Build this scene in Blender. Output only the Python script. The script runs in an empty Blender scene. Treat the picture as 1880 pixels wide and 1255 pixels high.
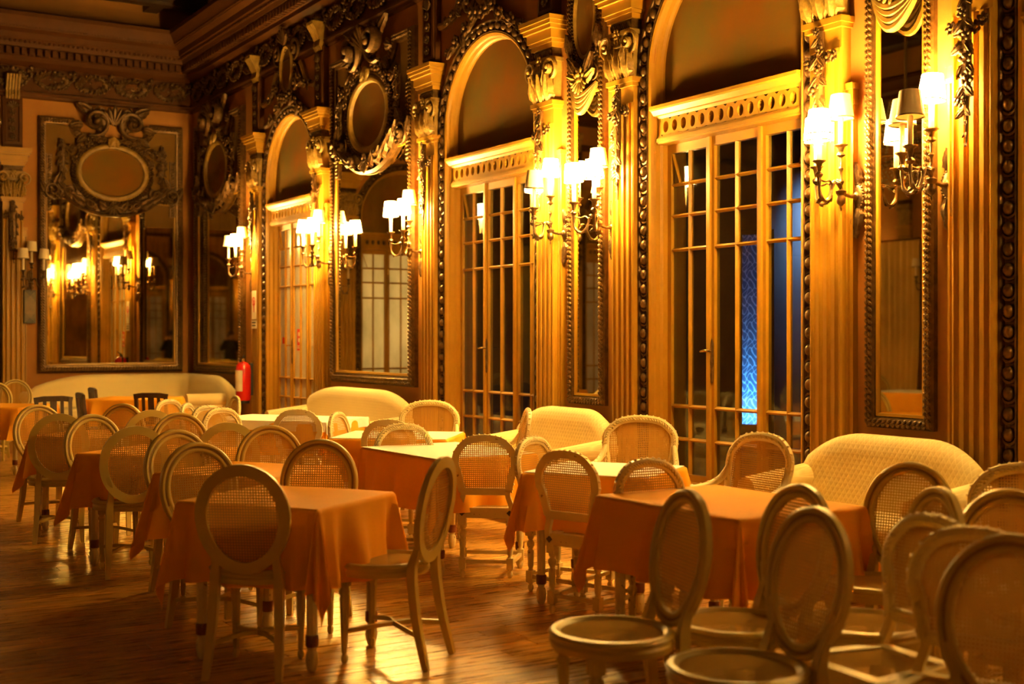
import bpy, math, random
from mathutils import Matrix, Vector, Euler
R = math.radians
sc = bpy.context.scene
C = sc.collection
random.seed(7)

# ------------------------------------------------------------------ camera
YAW = R(31.6)
cam_d = bpy.data.cameras.new('camera'); cam = bpy.data.objects.new('camera', cam_d); C.objects.link(cam)
cam.location = (0, 0, 1.5)
cam.rotation_euler = (R(90), 0, -YAW)
cam_d.sensor_width = 36.0
cam_d.lens = 2300 / 1880 * 36.0
cam_d.shift_y = -(627.5 - 620.0) / 1880
cam_d.clip_start = 0.05
cam_d.dof.use_dof = True
cam_d.dof.focus_distance = 9.2
cam_d.dof.aperture_fstop = 2.0
sc.camera = cam
# ------------------------------------------------------------------ world, exposure
w = bpy.data.worlds.new('world'); sc.world = w; w.use_nodes = True
w.node_tree.nodes['Background'].inputs[0].default_value = (0.02, 0.05, 0.12, 1)
w.node_tree.nodes['Background'].inputs[1].default_value = 0.15
sc.view_settings.view_transform = 'Standard'
sc.view_settings.look = 'None'
sc.view_settings.gamma = 1.0
sc.view_settings.use_curve_mapping = False
sc.view_settings.exposure = 3.58
sc.cycles.use_denoising = True
sc.cycles.max_bounces = 9
sc.cycles.diffuse_bounces = 4
sc.cycles.transparent_max_bounces = 24
sc.cycles.sample_clamp_indirect = 6.0
sc.cycles.caustics_reflective = False
sc.cycles.caustics_refractive = False
LAMP_COL = (1.0, 0.60, 0.15)
SHADE_E = 36.0
BULB_W = 5.0

# ------------------------------------------------------------------ materials
MATS = {}
def mat(name, col, rough=0.5, metal=0.0, noise=None, bump=None, spec=0.5, coat=0.0, sheen=0.0, second=None, stretch=None):
    m = bpy.data.materials.new(name); m.use_nodes = True
    nt = m.node_tree; N = nt.nodes; L = nt.links
    b = N['Principled BSDF']
    b.inputs['Base Color'].default_value = (*col, 1)
    b.inputs['Roughness'].default_value = rough
    b.inputs['Metallic'].default_value = metal
    b.inputs['Specular IOR Level'].default_value = spec
    if coat: b.inputs['Coat Weight'].default_value = coat
    if sheen: b.inputs['Sheen Weight'].default_value = sheen
    tc = N.new('ShaderNodeTexCoord'); src = tc.outputs['Object']
    if stretch:
        mp = N.new('ShaderNodeMapping'); mp.inputs['Scale'].default_value = stretch
        L.new(src, mp.inputs[0]); src = mp.outputs[0]
    if noise:
        n = N.new('ShaderNodeTexNoise'); n.inputs['Scale'].default_value = noise[0]; n.inputs['Detail'].default_value = 5
        L.new(src, n.inputs['Vector'])
        r = N.new('ShaderNodeValToRGB')
        r.color_ramp.elements[0].position = noise[2] if len(noise) > 2 else 0.35
        r.color_ramp.elements[1].position = noise[3] if len(noise) > 3 else 0.65
        s = second or tuple(c * noise[1] for c in col)
        r.color_ramp.elements[0].color = (*s, 1); r.color_ramp.elements[1].color = (*col, 1)
        L.new(n.outputs['Fac'], r.inputs[0]); L.new(r.outputs[0], b.inputs['Base Color'])
    if bump:
        n2 = N.new('ShaderNodeTexNoise'); n2.inputs['Scale'].default_value = bump[0]; n2.inputs['Detail'].default_value = 4
        L.new(src, n2.inputs['Vector'])
        bp = N.new('ShaderNodeBump'); bp.inputs['Strength'].default_value = bump[1]; bp.inputs['Distance'].default_value = 0.01
        L.new(n2.outputs['Fac'], bp.inputs['Height']); L.new(bp.outputs[0], b.inputs['Normal'])
    MATS[name] = m
    return m
mat('cream_paint', (0.41, 0.21, 0.014), 0.42, noise=(3, 0.86), bump=(40, 0.05))
mat('pink_wall', (0.36, 0.155, 0.03), 0.65, spec=0.25, noise=(2, 0.9), bump=(90, 0.06))
mat('gilt', (0.15, 0.075, 0.02), 0.36, 0.45, noise=(14, 0.4), bump=(60, 0.3))
mat('gilt_frame', (0.17, 0.085, 0.02), 0.34, 0.45, noise=(20, 0.5), bump=(80, 0.25))
mat('stucco', (0.34, 0.20, 0.035), 0.5, 0.0, noise=(12, 0.6), bump=(60, 0.2))
mat('mural', (0.20, 0.075, 0.006), 0.9, spec=0.15, noise=(2.2, 0.5, 0.3, 0.7), second=(0.13, 0.09, 0.014), bump=(30, 0.05))
mat('panel_cream', (0.18, 0.09, 0.012), 0.7, spec=0.2, noise=(4, 0.85))
mat('bronze', (0.22, 0.14, 0.07), 0.34, 0.8, noise=(25, 0.55), bump=(70, 0.2))
mat('ivory', (0.82, 0.66, 0.42), 0.5)
mat('chair_paint', (0.56, 0.42, 0.11), 0.38, noise=(9, 0.5, 0.25, 0.33), second=(0.42, 0.28, 0.12), bump=(25, 0.05))
mat('chair_worn', (0.72, 0.60, 0.31), 0.45, noise=(38, 0.5, 0.29, 0.33), second=(0.30, 0.19, 0.08), bump=(40, 0.15))
mat('cloth_orange', (0.90, 0.40, 0.02), 0.75, noise=(3, 0.92), bump=(350, 0.12), spec=0.2)
mat('cloth_white', (0.95, 0.90, 0.84), 0.7, bump=(350, 0.1), sheen=0.2)
mat('dark_wood', (0.055, 0.022, 0.010), 0.35, noise=(6, 0.6), stretch=(8, 8, 1))
mat('red_metal', (0.55, 0.012, 0.008), 0.25, coat=0.5)
mat('black_rubber', (0.012, 0.012, 0.012), 0.5)
mat('label_paper', (0.80, 0.72, 0.55), 0.6)
mat('red_print', (0.60, 0.03, 0.02), 0.6)
mat('ceiling_wood', (0.05, 0.022, 0.010), 0.5, noise=(5, 0.6))
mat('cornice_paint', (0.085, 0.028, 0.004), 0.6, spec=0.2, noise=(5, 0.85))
mat('curtain', (0.62, 0.40, 0.10), 0.7, sheen=0.3)
mat('skin', (0.55, 0.30, 0.20), 0.5)
mat('dark_coat', (0.014, 0.013, 0.012), 0.8)
mat('hair_brown', (0.04, 0.02, 0.01), 0.6)
mat('brass', (0.55, 0.36, 0.12), 0.25, 0.9)
mat('table_ring', (0.20, 0.06, 0.025), 0.4)
mat('outside_dark', (0.05, 0.05, 0.055), 0.7, noise=(3, 0.6))
mat('outside_wall', (0.16, 0.17, 0.19), 0.7, noise=(1.5, 0.7))
mat('speaker_mesh', (0.015, 0.012, 0.012), 0.6, bump=(120, 0.6))
mat('brown_line', (0.26, 0.15, 0.05), 0.5)
mat('sofa_seat', (0.82, 0.67, 0.31), 0.7, bump=(200, 0.1), sheen=0.2)

def nodes_of(name):
    m = bpy.data.materials.new(name); m.use_nodes = True; MATS[name] = m
    nt = m.node_tree; return m, nt.nodes, nt.links
def math_n(N, L, op, a, b=None):
    n = N.new('ShaderNodeMath'); n.operation = op
    for i, x in enumerate((a, b)):
        if x is None: continue
        if isinstance(x, (int, float)): n.inputs[i].default_value = x
        else: L.new(x, n.inputs[i])
    return n.outputs[0]

def m_mirror():
    m, N, L = nodes_of('mirror_glass'); b = N['Principled BSDF']
    b.inputs['Metallic'].default_value = 1; b.inputs['Roughness'].default_value = 0.02
    tc = N.new('ShaderNodeTexCoord'); n = N.new('ShaderNodeTexNoise'); n.inputs['Scale'].default_value = 1.7; n.inputs['Detail'].default_value = 6
    L.new(tc.outputs['Object'], n.inputs['Vector'])
    r = N.new('ShaderNodeValToRGB'); r.color_ramp.elements[0].color = (0.42, 0.38, 0.20, 1); r.color_ramp.elements[1].color = (0.78, 0.70, 0.44, 1)
    r.color_ramp.elements[0].position = 0.3; r.color_ramp.elements[1].position = 0.62
    L.new(n.outputs['Fac'], r.inputs[0]); L.new(r.outputs[0], b.inputs['Base Color'])
    n2 = N.new('ShaderNodeTexNoise'); n2.inputs['Scale'].default_value = 2.2
    L.new(tc.outputs['Object'], n2.inputs['Vector'])
    bp = N.new('ShaderNodeBump'); bp.inputs['Strength'].default_value = 0.006; bp.inputs['Distance'].default_value = 0.01
    L.new(n2.outputs['Fac'], bp.inputs['Height']); L.new(bp.outputs[0], b.inputs['Normal'])
m_mirror()
def m_glass():
    m, N, L = nodes_of('pane_glass'); N.remove(N['Principled BSDF'])
    o = N['Material Output']; t = N.new('ShaderNodeBsdfTransparent'); t.inputs[0].default_value = (0.80, 0.84, 0.80, 1)
    g = N.new('ShaderNodeBsdfGlossy'); g.inputs['Roughness'].default_value = 0.03; g.inputs['Color'].default_value = (0.9, 0.9, 0.9, 1)
    lw = N.new('ShaderNodeLayerWeight'); lw.inputs['Blend'].default_value = 0.5
    f = math_n(N, L, 'ADD', math_n(N, L, 'MULTIPLY', math_n(N, L, 'POWER', lw.outputs['Facing'], 4.0), 0.9), 0.07)
    mx = N.new('ShaderNodeMixShader'); L.new(f, mx.inputs[0]); L.new(t.outputs[0], mx.inputs[1]); L.new(g.outputs[0], mx.inputs[2])
    tc = N.new('ShaderNodeTexCoord'); n2 = N.new('ShaderNodeTexNoise'); n2.inputs['Scale'].default_value = 5
    L.new(tc.outputs['Object'], n2.inputs['Vector'])
    bp = N.new('ShaderNodeBump'); bp.inputs['Strength'].default_value = 0.05; bp.inputs['Distance'].default_value = 0.01
    L.new(n2.outputs['Fac'], bp.inputs['Height']); L.new(bp.outputs[0], g.inputs['Normal'])
    L.new(mx.outputs[0], o.inputs[0])
m_glass()
def m_frost():
    m, N, L = nodes_of('frosted_pane'); N.remove(N['Principled BSDF'])
    o = N['Material Output']
    d = N.new('ShaderNodeBsdfDiffuse'); d.inputs[0].default_value = (0.78, 0.74, 0.62, 1)
    t = N.new('ShaderNodeBsdfTranslucent'); t.inputs[0].default_value = (0.75, 0.75, 0.68, 1)
    g = N.new('ShaderNodeBsdfGlossy'); g.inputs['Roughness'].default_value = 0.15
    a = N.new('ShaderNodeMixShader'); a.inputs[0].default_value = 0.35
    L.new(d.outputs[0], a.inputs[1]); L.new(t.outputs[0], a.inputs[2])
    c = N.new('ShaderNodeMixShader'); c.inputs[0].default_value = 0.06
    L.new(a.outputs[0], c.inputs[1]); L.new(g.outputs[0], c.inputs[2]); L.new(c.outputs[0], o.inputs[0])
m_frost()
def m_shade(name, e):
    m, N, L = nodes_of(name); b = N['Principled BSDF']
    b.inputs['Base Color'].default_value = (0.80, 0.66, 0.42, 1); b.inputs['Roughness'].default_value = 0.7
    if e:
        b.inputs['Emission Color'].default_value = (*LAMP_COL, 1); b.inputs['Emission Strength'].default_value = e
m_shade('shade_lit', SHADE_E); m_shade('shade_unlit', 0)
def m_bulb():
    m, N, L = nodes_of('bulb_lit'); b = N['Principled BSDF']
    b.inputs['Emission Color'].default_value = (*LAMP_COL, 1); b.inputs['Emission Strength'].default_value = 60
m_bulb()
def m_cane(name, axes, col=(0.40, 0.23, 0.05), th=0.72):
    m, N, L = nodes_of(name); b = N['Principled BSDF']
    b.inputs['Base Color'].default_value = (*col, 1); b.inputs['Roughness'].default_value = 0.55; b.inputs['Specular IOR Level'].default_value = 0.15
    tl = N.new('ShaderNodeBsdfTranslucent'); tl.inputs[0].default_value = (0.75, 0.42, 0.10, 1); m2 = N.new('ShaderNodeMixShader'); m2.inputs[0].default_value = 0.12
    df = N.new('ShaderNodeBsdfDiffuse'); df.inputs[0].default_value = (*col, 1); N.remove(b)
    L.new(df.outputs[0], m2.inputs[1]); L.new(tl.outputs[0], m2.inputs[2])
    tc = N.new('ShaderNodeTexCoord'); sp = N.new('ShaderNodeSeparateXYZ'); L.new(tc.outputs['Object'], sp.inputs[0])
    p = 2 * math.pi / 0.0125
    def wave(o): return math_n(N, L, 'ABSOLUTE', math_n(N, L, 'SINE', math_n(N, L, 'MULTIPLY', o, p / 2)))
    h = math_n(N, L, 'MULTIPLY', math_n(N, L, 'GREATER_THAN', wave(sp.outputs[axes[0]]), th), math_n(N, L, 'GREATER_THAN', wave(sp.outputs[axes[1]]), th))
    t = N.new('ShaderNodeBsdfTransparent'); mx = N.new('ShaderNodeMixShader')
    L.new(h, mx.inputs[0]); L.new(m2.outputs[0], mx.inputs[1]); L.new(t.outputs[0], mx.inputs[2])
    L.new(mx.outputs[0], N['Material Output'].inputs[0])
m_cane('cane_back', (0, 2)); m_cane('cane_seat', (0, 1), (0.40, 0.25, 0.07), 0.82)
def m_sofa():
    m, N, L = nodes_of('sofa_fabric'); b = N['Principled BSDF']
    b.inputs['Roughness'].default_value = 0.72; b.inputs['Sheen Weight'].default_value = 0.2
    tc = N.new('ShaderNodeTexCoord'); sp = N.new('ShaderNodeSeparateXYZ'); L.new(tc.outputs['Object'], sp.inputs[0])
    a = math_n(N, L, 'MULTIPLY', sp.outputs[0], 1.6)
    u = math_n(N, L, 'ADD', a, sp.outputs[2]); v = math_n(N, L, 'SUBTRACT', a, sp.outputs[2])
    def line(o): return math_n(N, L, 'ABSOLUTE', math_n(N, L, 'SINE', math_n(N, L, 'MULTIPLY', o, math.pi / 0.062)))
    g = math_n(N, L, 'MINIMUM', line(u), line(v))
    r = N.new('ShaderNodeValToRGB'); r.color_ramp.elements[0].position = 0.05; r.color_ramp.elements[1].position = 0.28
    r.color_ramp.elements[0].color = (0.94, 0.80, 0.42, 1); r.color_ramp.elements[1].color = (0.80, 0.65, 0.30, 1)
    L.new(g, r.inputs[0]); L.new(r.outputs[0], b.inputs['Base Color'])
    bp = N.new('ShaderNodeBump'); bp.inputs['Strength'].default_value = 0.12; bp.inputs['Distance'].default_value = 0.01
    L.new(g, bp.inputs['Height']); L.new(bp.outputs[0], b.inputs['Normal'])
m_sofa()
def m_floor():
    m, N, L = nodes_of('floor_wood'); b = N['Principled BSDF']
    b.inputs['Roughness'].default_value = 0.30
    g = N.new('ShaderNodeNewGeometry'); oi = N.new('ShaderNodeObjectInfo')
    mp = N.new('ShaderNodeMapping'); mp.inputs['Scale'].default_value = (1.6, 16, 1)
    off = N.new('ShaderNodeVectorMath'); off.operation = 'ADD'
    mul = N.new('ShaderNodeVectorMath'); mul.operation = 'SCALE'; mul.inputs[3].default_value = 13.0
    cb = N.new('ShaderNodeCombineXYZ'); L.new(oi.outputs['Random'], cb.inputs[0]); L.new(cb.outputs[0], mul.inputs[0])
    L.new(g.outputs['Position'], off.inputs[0]); L.new(mul.outputs[0], off.inputs[1])
    L.new(off.outputs[0], mp.inputs[0])
    n = N.new('ShaderNodeTexNoise'); n.inputs['Scale'].default_value = 2.2; n.inputs['Detail'].default_value = 8; n.inputs['Roughness'].default_value = 0.62
    L.new(mp.outputs[0], n.inputs['Vector'])
    r = N.new('ShaderNodeValToRGB'); r.color_ramp.elements[0].position = 0.33; r.color_ramp.elements[1].position = 0.68
    r.color_ramp.elements[0].color = (0.17, 0.055, 0.006, 1); r.color_ramp.elements[1].color = (0.86, 0.46, 0.08, 1)
    L.new(n.outputs['Fac'], r.inputs[0])
    hs = N.new('ShaderNodeHueSaturation'); L.new(r.outputs[0], hs.inputs['Color'])
    L.new(math_n(N, L, 'ADD', math_n(N, L, 'MULTIPLY', oi.outputs['Random'], 0.35), 0.82), hs.inputs['Value'])
    L.new(hs.outputs[0], b.inputs['Base Color'])
    L.new(math_n(N, L, 'ADD', math_n(N, L, 'MULTIPLY', n.outputs['Fac'], 0.25), 0.17), b.inputs['Roughness'])
    bp = N.new('ShaderNodeBump'); bp.inputs['Strength'].default_value = 0.10; bp.inputs['Distance'].default_value = 0.01
    L.new(n.outputs['Fac'], bp.inputs['Height']); L.new(bp.outputs[0], b.inputs['Normal'])
m_floor()
def m_etched():
    m, N, L = nodes_of('etched_glass'); N.remove(N['Principled BSDF'])
    tc = N.new('ShaderNodeTexCoord'); sp = N.new('ShaderNodeSeparateXYZ'); L.new(tc.outputs['Object'], sp.inputs[0])
    x = math_n(N, L, 'MULTIPLY', sp.outputs[0], 26.0); z = math_n(N, L, 'MULTIPLY', sp.outputs[2], 24.0)
    s1 = math_n(N, L, 'SINE', math_n(N, L, 'ADD', math_n(N, L, 'MULTIPLY', x, 2.0), math_n(N, L, 'MULTIPLY', math_n(N, L, 'SINE', z), 2.4)))
    s2 = math_n(N, L, 'COSINE', math_n(N, L, 'ADD', math_n(N, L, 'MULTIPLY', z, 1.5), math_n(N, L, 'MULTIPLY', math_n(N, L, 'COSINE', math_n(N, L, 'MULTIPLY', x, 2.0)), 1.8)))
    p = math_n(N, L, 'ABSOLUTE', math_n(N, L, 'MULTIPLY', s1, s2))
    r = N.new('ShaderNodeValToRGB'); r.color_ramp.elements[0].position = 0.06; r.color_ramp.elements[1].position = 0.30
    r.color_ramp.elements[0].color = (0.95, 0.97, 1.0, 1); r.color_ramp.elements[1].color = (0.30, 0.36, 0.45, 1)
    L.new(p, r.inputs[0])
    t = N.new('ShaderNodeBsdfTranslucent'); L.new(r.outputs[0], t.inputs[0])
    L.new(t.outputs[0], N['Material Output'].inputs[0])
m_etched()
def m_crystal():
    m, N, L = nodes_of('crystal'); b = N['Principled BSDF']
    b.inputs['Base Color'].default_value = (0.9, 0.82, 0.6, 1); b.inputs['Roughness'].default_value = 0.05; b.inputs['Metallic'].default_value = 0.7
m_crystal()

# ------------------------------------------------------------------ mesh builder
class MB:
    def __init__(s): s.v = []; s.f = []; s.M = None
    def add(s, vs, fs):
        o = len(s.v)
        if s.M is not None: vs = [tuple(s.M @ Vector(p)) for p in vs]
        s.v += [tuple(p) for p in vs]; s.f += [tuple(i + o for i in f) for f in fs]; return s
    def box(s, x0, x1, y0, y1, z0, z1):
        vs = [(x, y, z) for z in (z0, z1) for y in (y0, y1) for x in (x0, x1)]
        return s.add(vs, [(0, 2, 3, 1), (4, 5, 7, 6), (0, 1, 5, 4), (2, 6, 7, 3), (0, 4, 6, 2), (1, 3, 7, 5)])
    def lathe(s, prof, n=16, c=(0, 0, 0), sx=1, sy=1, closed=False, flute=0.0):
        vs = []; fs = []; m = len(prof)
        for i in range(n):
            a = 2 * math.pi * i / n; k = 1 - (flute if i % 2 else 0)
            for r, z in prof: vs.append((c[0] + r * k * math.cos(a) * sx, c[1] + r * k * math.sin(a) * sy, c[2] + z))
        for i in range(n):
            j = (i + 1) % n
            for q in range(m if closed else m - 1):
                t = (q + 1) % m
                fs.append((i * m + q, j * m + q, j * m + t, i * m + t))
        if not closed:
            if prof[0][0] > 1e-5: fs.append(tuple(i * m for i in range(n))[::-1])
            if prof[-1][0] > 1e-5: fs.append(tuple(i * m + m - 1 for i in range(n)))
        return s.add(vs, fs)
    def sphere(s, c, r, nu=8, nv=5):
        if isinstance(r, (int, float)): r = (r, r, r)
        vs = [(c[0], c[1], c[2] + r[2])]; fs = []
        for j in range(1, nv):
            t = math.pi * j / nv
            for i in range(nu):
                a = 2 * math.pi * i / nu
                vs.append((c[0] + r[0] * math.sin(t) * math.cos(a), c[1] + r[1] * math.sin(t) * math.sin(a), c[2] + r[2] * math.cos(t)))
        vs.append((c[0], c[1], c[2] - r[2])); e = len(vs) - 1
        for i in range(nu):
            k = (i + 1) % nu
            fs.append((0, 1 + i, 1 + k)); fs.append((e, 1 + (nv - 2) * nu + k, 1 + (nv - 2) * nu + i))
            for j in range(nv - 2):
                a = 1 + j * nu; b = a + nu
                fs.append((a + i, b + i, b + k, a + k))
        return s.add(vs, fs)
    def tube(s, pts, rad, n=8, closed=False, sq=None):
        P = [Vector(p) for p in pts]; m = len(P); vs = []; fs = []
        if isinstance(rad, (int, float)): rad = [rad] * m
        ref = None
        for i in range(m):
            a = P[(i - 1) % m] if (closed or i) else P[0]; b = P[(i + 1) % m] if (closed or i < m - 1) else P[-1]
            t = (b - a).normalized()
            if ref is None:
                ref = Vector((0, 1, 0)) if abs(t.y) < 0.9 else Vector((1, 0, 0))
            u = (ref - t * ref.dot(t)).normalized(); ref = u; w_ = t.cross(u)
            for k in range(n):
                an = 2 * math.pi * (k + (0.5 if n == 4 else 0)) / n
                ru, rw = (rad[i], rad[i]) if sq is None else (rad[i] * sq[0], rad[i] * sq[1])
                vs.append(P[i] + u * (math.cos(an) * ru) + w_ * (math.sin(an) * rw))
        for i in range(m if closed else m - 1):
            j = (i + 1) % m
            for k in range(n):
                l = (k + 1) % n
                fs.append((i * n + k, i * n + l, j * n + l, j * n + k))
        if not closed:
            fs.append(tuple(range(n))[::-1]); fs.append(tuple((m - 1) * n + k for k in range(n)))
        return s.add(vs, fs)
    def sweep(s, path, prof, closed=False, y0=0.0, cap=True, flat=None):
        """path: (x,z) front-view outline, prof: (outward, y) points of the section"""
        m = len(path); n = len(prof); vs = []; fs = []
        for i in range(m):
            p = Vector(path[i]); a = Vector(path[(i - 1) % m]) if (closed or i) else None; b = Vector(path[(i + 1) % m]) if (closed or i < m - 1) else None
            d1 = (p - a).normalized() if a is not None else None; d2 = (b - p).normalized() if b is not None else None
            if d1 is None: d1 = d2
            if d2 is None: d2 = d1
            n1 = Vector((-d1.y, d1.x)); n2 = Vector((-d2.y, d2.x)); nn = (n1 + n2)
            nn = nn.normalized() if nn.length > 1e-6 else n1
            k = 1 / max(0.35, nn.dot(n1))
            yy = y0(i) if callable(y0) else y0
            for o, y in prof: q = p + nn * (o * k); vs.append((q.x, yy + y, q.y))
        for i in range(m if closed else m - 1):
            j = (i + 1) % m
            for k in range(n):
                l = (k + 1) % n
                fs.append((i * n + k, j * n + k, j * n + l, i * n + l))
        if not closed and cap:
            fs.append(tuple(range(n))); fs.append(tuple((m - 1) * n + k for k in range(n))[::-1])
        return s.add(vs, fs)
    def prism(s, poly, y0, y1):
        n = len(poly); vs = [(x, y0, z) for x, z in poly] + [(x, y1, z) for x, z in poly]
        return s.add(vs, [tuple(range(n)), tuple(range(2 * n - 1, n - 1, -1))] + [(i, n + i, n + (i + 1) % n, (i + 1) % n) for i in range(n)])
    def bumps(s, pts, r, ry, y, step, rows=(0,), nu=6, nv=4, tilt=0.0, close=False):
        """little carved knobs along a front-view path"""
        P = list(pts) + ([pts[0]] if close else [])
        acc = 0.0; k = 0
        for a, b in zip(P[:-1], P[1:]):
            d = math.hypot(b[0] - a[0], b[1] - a[1])
            if d < 1e-6: continue
            tx, tz = (b[0] - a[0]) / d, (b[1] - a[1]) / d
            while acc < d:
                x, z = a[0] + tx * acc, a[1] + tz * acc
                for o in rows:
                    an = math.atan2(tz, tx) + tilt * (1 if k % 2 else 1)
                    M0 = s.M; T = Matrix.Translation((x - tz * o, y, z + tx * o)) @ Matrix.Rotation(-an, 4, 'Y')
                    s.M = T if M0 is None else M0 @ T
                    s.sphere((0, 0, 0), (r[0], ry, r[1]), nu, nv); s.M = M0
                acc += step; k += 1
            acc -= d
        return s
    def mesh(s, name, m, smooth=40):
        me = bpy.data.meshes.new(name); me.from_pydata(s.v, [], s.f)
        me.materials.append(MATS[m]); me.update()
        if smooth:
            me.shade_smooth(); me.set_sharp_from_angle(angle=R(smooth))
        return me
    def build(s, name, m, parent=None, loc=None, rot=None, smooth=40):
        return link(name, s.mesh(name, m, smooth), parent, loc, rot)
def link(name, me, parent=None, loc=None, rot=None, scale=None):
    o = bpy.data.objects.new(name, me); C.objects.link(o)
    if parent is not None: o.parent = parent
    if loc is not None: o.location = loc
    if rot is not None: o.rotation_euler = rot
    if scale is not None: o.scale = scale if not isinstance(scale, (int, float)) else (scale,) * 3
    return o
def tag(o, label=None, cat=None, group=None, kind=None):
    if label: o['label'] = label
    if cat: o['category'] = cat
    if group: o['group'] = group
    if kind: o['kind'] = kind
    return o
def empty(name, loc=(0, 0, 0), rz=0.0):
    o = bpy.data.objects.new(name, None); C.objects.link(o); o.location = loc; o.rotation_euler = (0, 0, rz); o.empty_display_size = 0.1
    return o
def kids(o): return [c for c in bpy.data.objects if c.parent == o]
def copy_tree(o, tree=None, parent=None):
    c = o.copy(); C.objects.link(c); c.parent = parent
    for ch in tree.get(o.name, ()): copy_tree(ch, tree, c)
    return c
def tree_of(root):
    t = {}
    for ob in root.children_recursive: t.setdefault(ob.parent.name, []).append(ob)
    return t
def arc(cx, cz, rx, rz, a0, a1, n):
    return [(cx + rx * math.cos(R(a0 + (a1 - a0) * i / n)), cz + rz * math.sin(R(a0 + (a1 - a0) * i / n))) for i in range(n + 1)]
def ellipse(cx, cz, rx, rz, n=48): return arc(cx, cz, rx, rz, 0, 360 - 360 / n, n - 1)[::-1]
def catmull(P, n=6, closed=False):
    out = []; m = len(P)
    for i in range(m if closed else m - 1):
        p0 = P[(i - 1) % m] if (closed or i) else P[0]; p1 = P[i]; p2 = P[(i + 1) % m]; p3 = P[(i + 2) % m] if (closed or i < m - 2) else P[-1]
        for k in range(n):
            t = k / n
            out.append(tuple(0.5 * (2 * b + (c - a) * t + (2 * a - 5 * b + 4 * c - d) * t * t + (3 * b - a - 3 * c + d) * t ** 3) for a, b, c, d in zip(p0, p1, p2, p3)))
    if not closed: out.append(tuple(P[-1]))
    return out

# ------------------------------------------------------------------ ornament pieces (shared meshes, front is -Y)
def leaf_data(curl=0.35, lobes=4):
    mb = MB(); nt, ns = 9, 6; vs = []; fs = []
    for i in range(nt + 1):
        t = i / nt; w_ = 0.30 * math.sin(math.pi * min(1, 0.12 + 0.88 * t) ** 0.8) * (1 + 0.22 * math.cos(2 * math.pi * lobes * t)) + 0.01
        for j in range(ns + 1):
            u = j / ns * 2 - 1
            y = -0.10 * math.sin(math.pi * t) - curl * max(0, t - 0.55) ** 1.6 - 0.10 * (1 - u * u) - 0.03 * math.cos(u * 9)
            z = t - curl * 0.9 * max(0, t - 0.72) ** 1.3
            vs.append((u * w_, y, z))
    for i in range(nt):
        for j in range(ns):
            a = i * (ns + 1) + j; fs.append((a, a + 1, a + ns + 2, a + ns + 1))
    mb.add(vs, fs); return mb
def flower_data():
    mb = MB(); mb.sphere((0, -0.22, 0), (0.16, 0.14, 0.16), 8, 4)
    for k in range(6):
        a = k * math.pi / 3
        mb.M = Matrix.Rotation(-a, 4, 'Y') @ Matrix.Translation((0.30, -0.08, 0)) @ Matrix.Rotation(R(-22), 4, 'Z')
        mb.sphere((0, 0, 0), (0.24, 0.10, 0.19), 6, 4); mb.M = None
    return mb
def scroll_data(turns=1.45, r0=0.5):
    pts = []; rad = []
    n = 34
    for i in range(n + 1):
        t = i / n; a = -math.pi / 2 + turns * 2 * math.pi * t; r = r0 * (1 - 0.84 * t)
        pts.append((r * math.cos(a), -0.06 - 0.10 * t, r * math.sin(a))); rad.append(0.03 + 0.06 * math.sin(math.pi * (0.1 + 0.7 * t)))
    mb = MB(); mb.tube(pts, rad, 7); mb.sphere((0.0, -0.18, 0), (0.11, 0.08, 0.11), 8, 5); return mb
def palmette_data():
    mb = MB()
    for k in range(-3, 4):
        a = k * R(17); L_ = 1.0 - 0.08 * abs(k)
        pts = [(math.sin(a) * L_ * t * (1 + 0.25 * t), -0.08 - 0.16 * t * t, math.cos(a) * L_ * t) for t in (0.05, 0.3, 0.55, 0.8, 0.95, 1.0)]
        mb.tube(pts, [0.04, 0.07, 0.09, 0.10, 0.07, 0.02], 7)
    return mb
def bead_data():
    mb = MB(); mb.sphere((0, 0, 0), (0.036, 0.034, 0.042), 10, 6)
    mb.tube([(0.052 * math.cos(R(a)), 0.004, 0.056 * math.sin(R(a))) for a in range(-215, 36, 25)], [0.004, 0.008, 0.010, 0.011, 0.012, 0.012, 0.012, 0.011, 0.010, 0.008, 0.004], 5)
    return mb
ORN = {}
for _n, _d in (('leaf', leaf_data()), ('flower', flower_data()), ('scroll', scroll_data()), ('palmette', palmette_data())):
    for _m in ('gilt', 'stucco'): ORN[_n, _m] = _d.mesh(_n, _m, 50)
BEAD = bead_data().mesh('bead', 'gilt', 60)
def orn(kind, parent, x, y, z, size, ang=0, mirror=False, m='gilt', dep=None, name=None):
    return link(name or kind, ORN[kind, m], parent, (x, y, z), (0, R(ang), 0), (size * (-1 if mirror else 1), dep or size, size))
def drop_garland(parent, x, y, z0, z1, wid, m='gilt', rnd=None, dense=1.0):
    """hanging cluster of flowers and leaves on a stem"""
    rnd = rnd or random
    st = MB().tube([(x, y, z0), (x + 0.01, y - 0.012, (z0 + z1) / 2), (x, y - 0.004, z1)], [wid * 0.3, wid * 0.34, wid * 0.06], 7).build('garland', m, parent)
    n = max(4, int((z0 - z1) / (wid * 0.62) * dense))
    for i in range(n):
        t = i / (n - 1); z = z0 + (z1 - z0) * t
        w_ = wid * (0.55 + 0.75 * math.sin(math.pi * min(1, t * 0.9 + 0.12)))
        if t > 0.85: w_ *= 0.6
        if i % 2 == 0:
            orn('flower', st, x + rnd.uniform(-0.3, 0.3) * w_, y - 0.02, z, w_ * rnd.uniform(0.75, 0.95), rnd.uniform(0, 60), m=m)
        else:
            for sd in (-1, 1):
                orn('leaf', st, x, y - 0.015, z + w_ * 0.2, w_ * rnd.uniform(0.85, 1.1), 180 - sd * rnd.uniform(25, 60), m=m)
    return st
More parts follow.
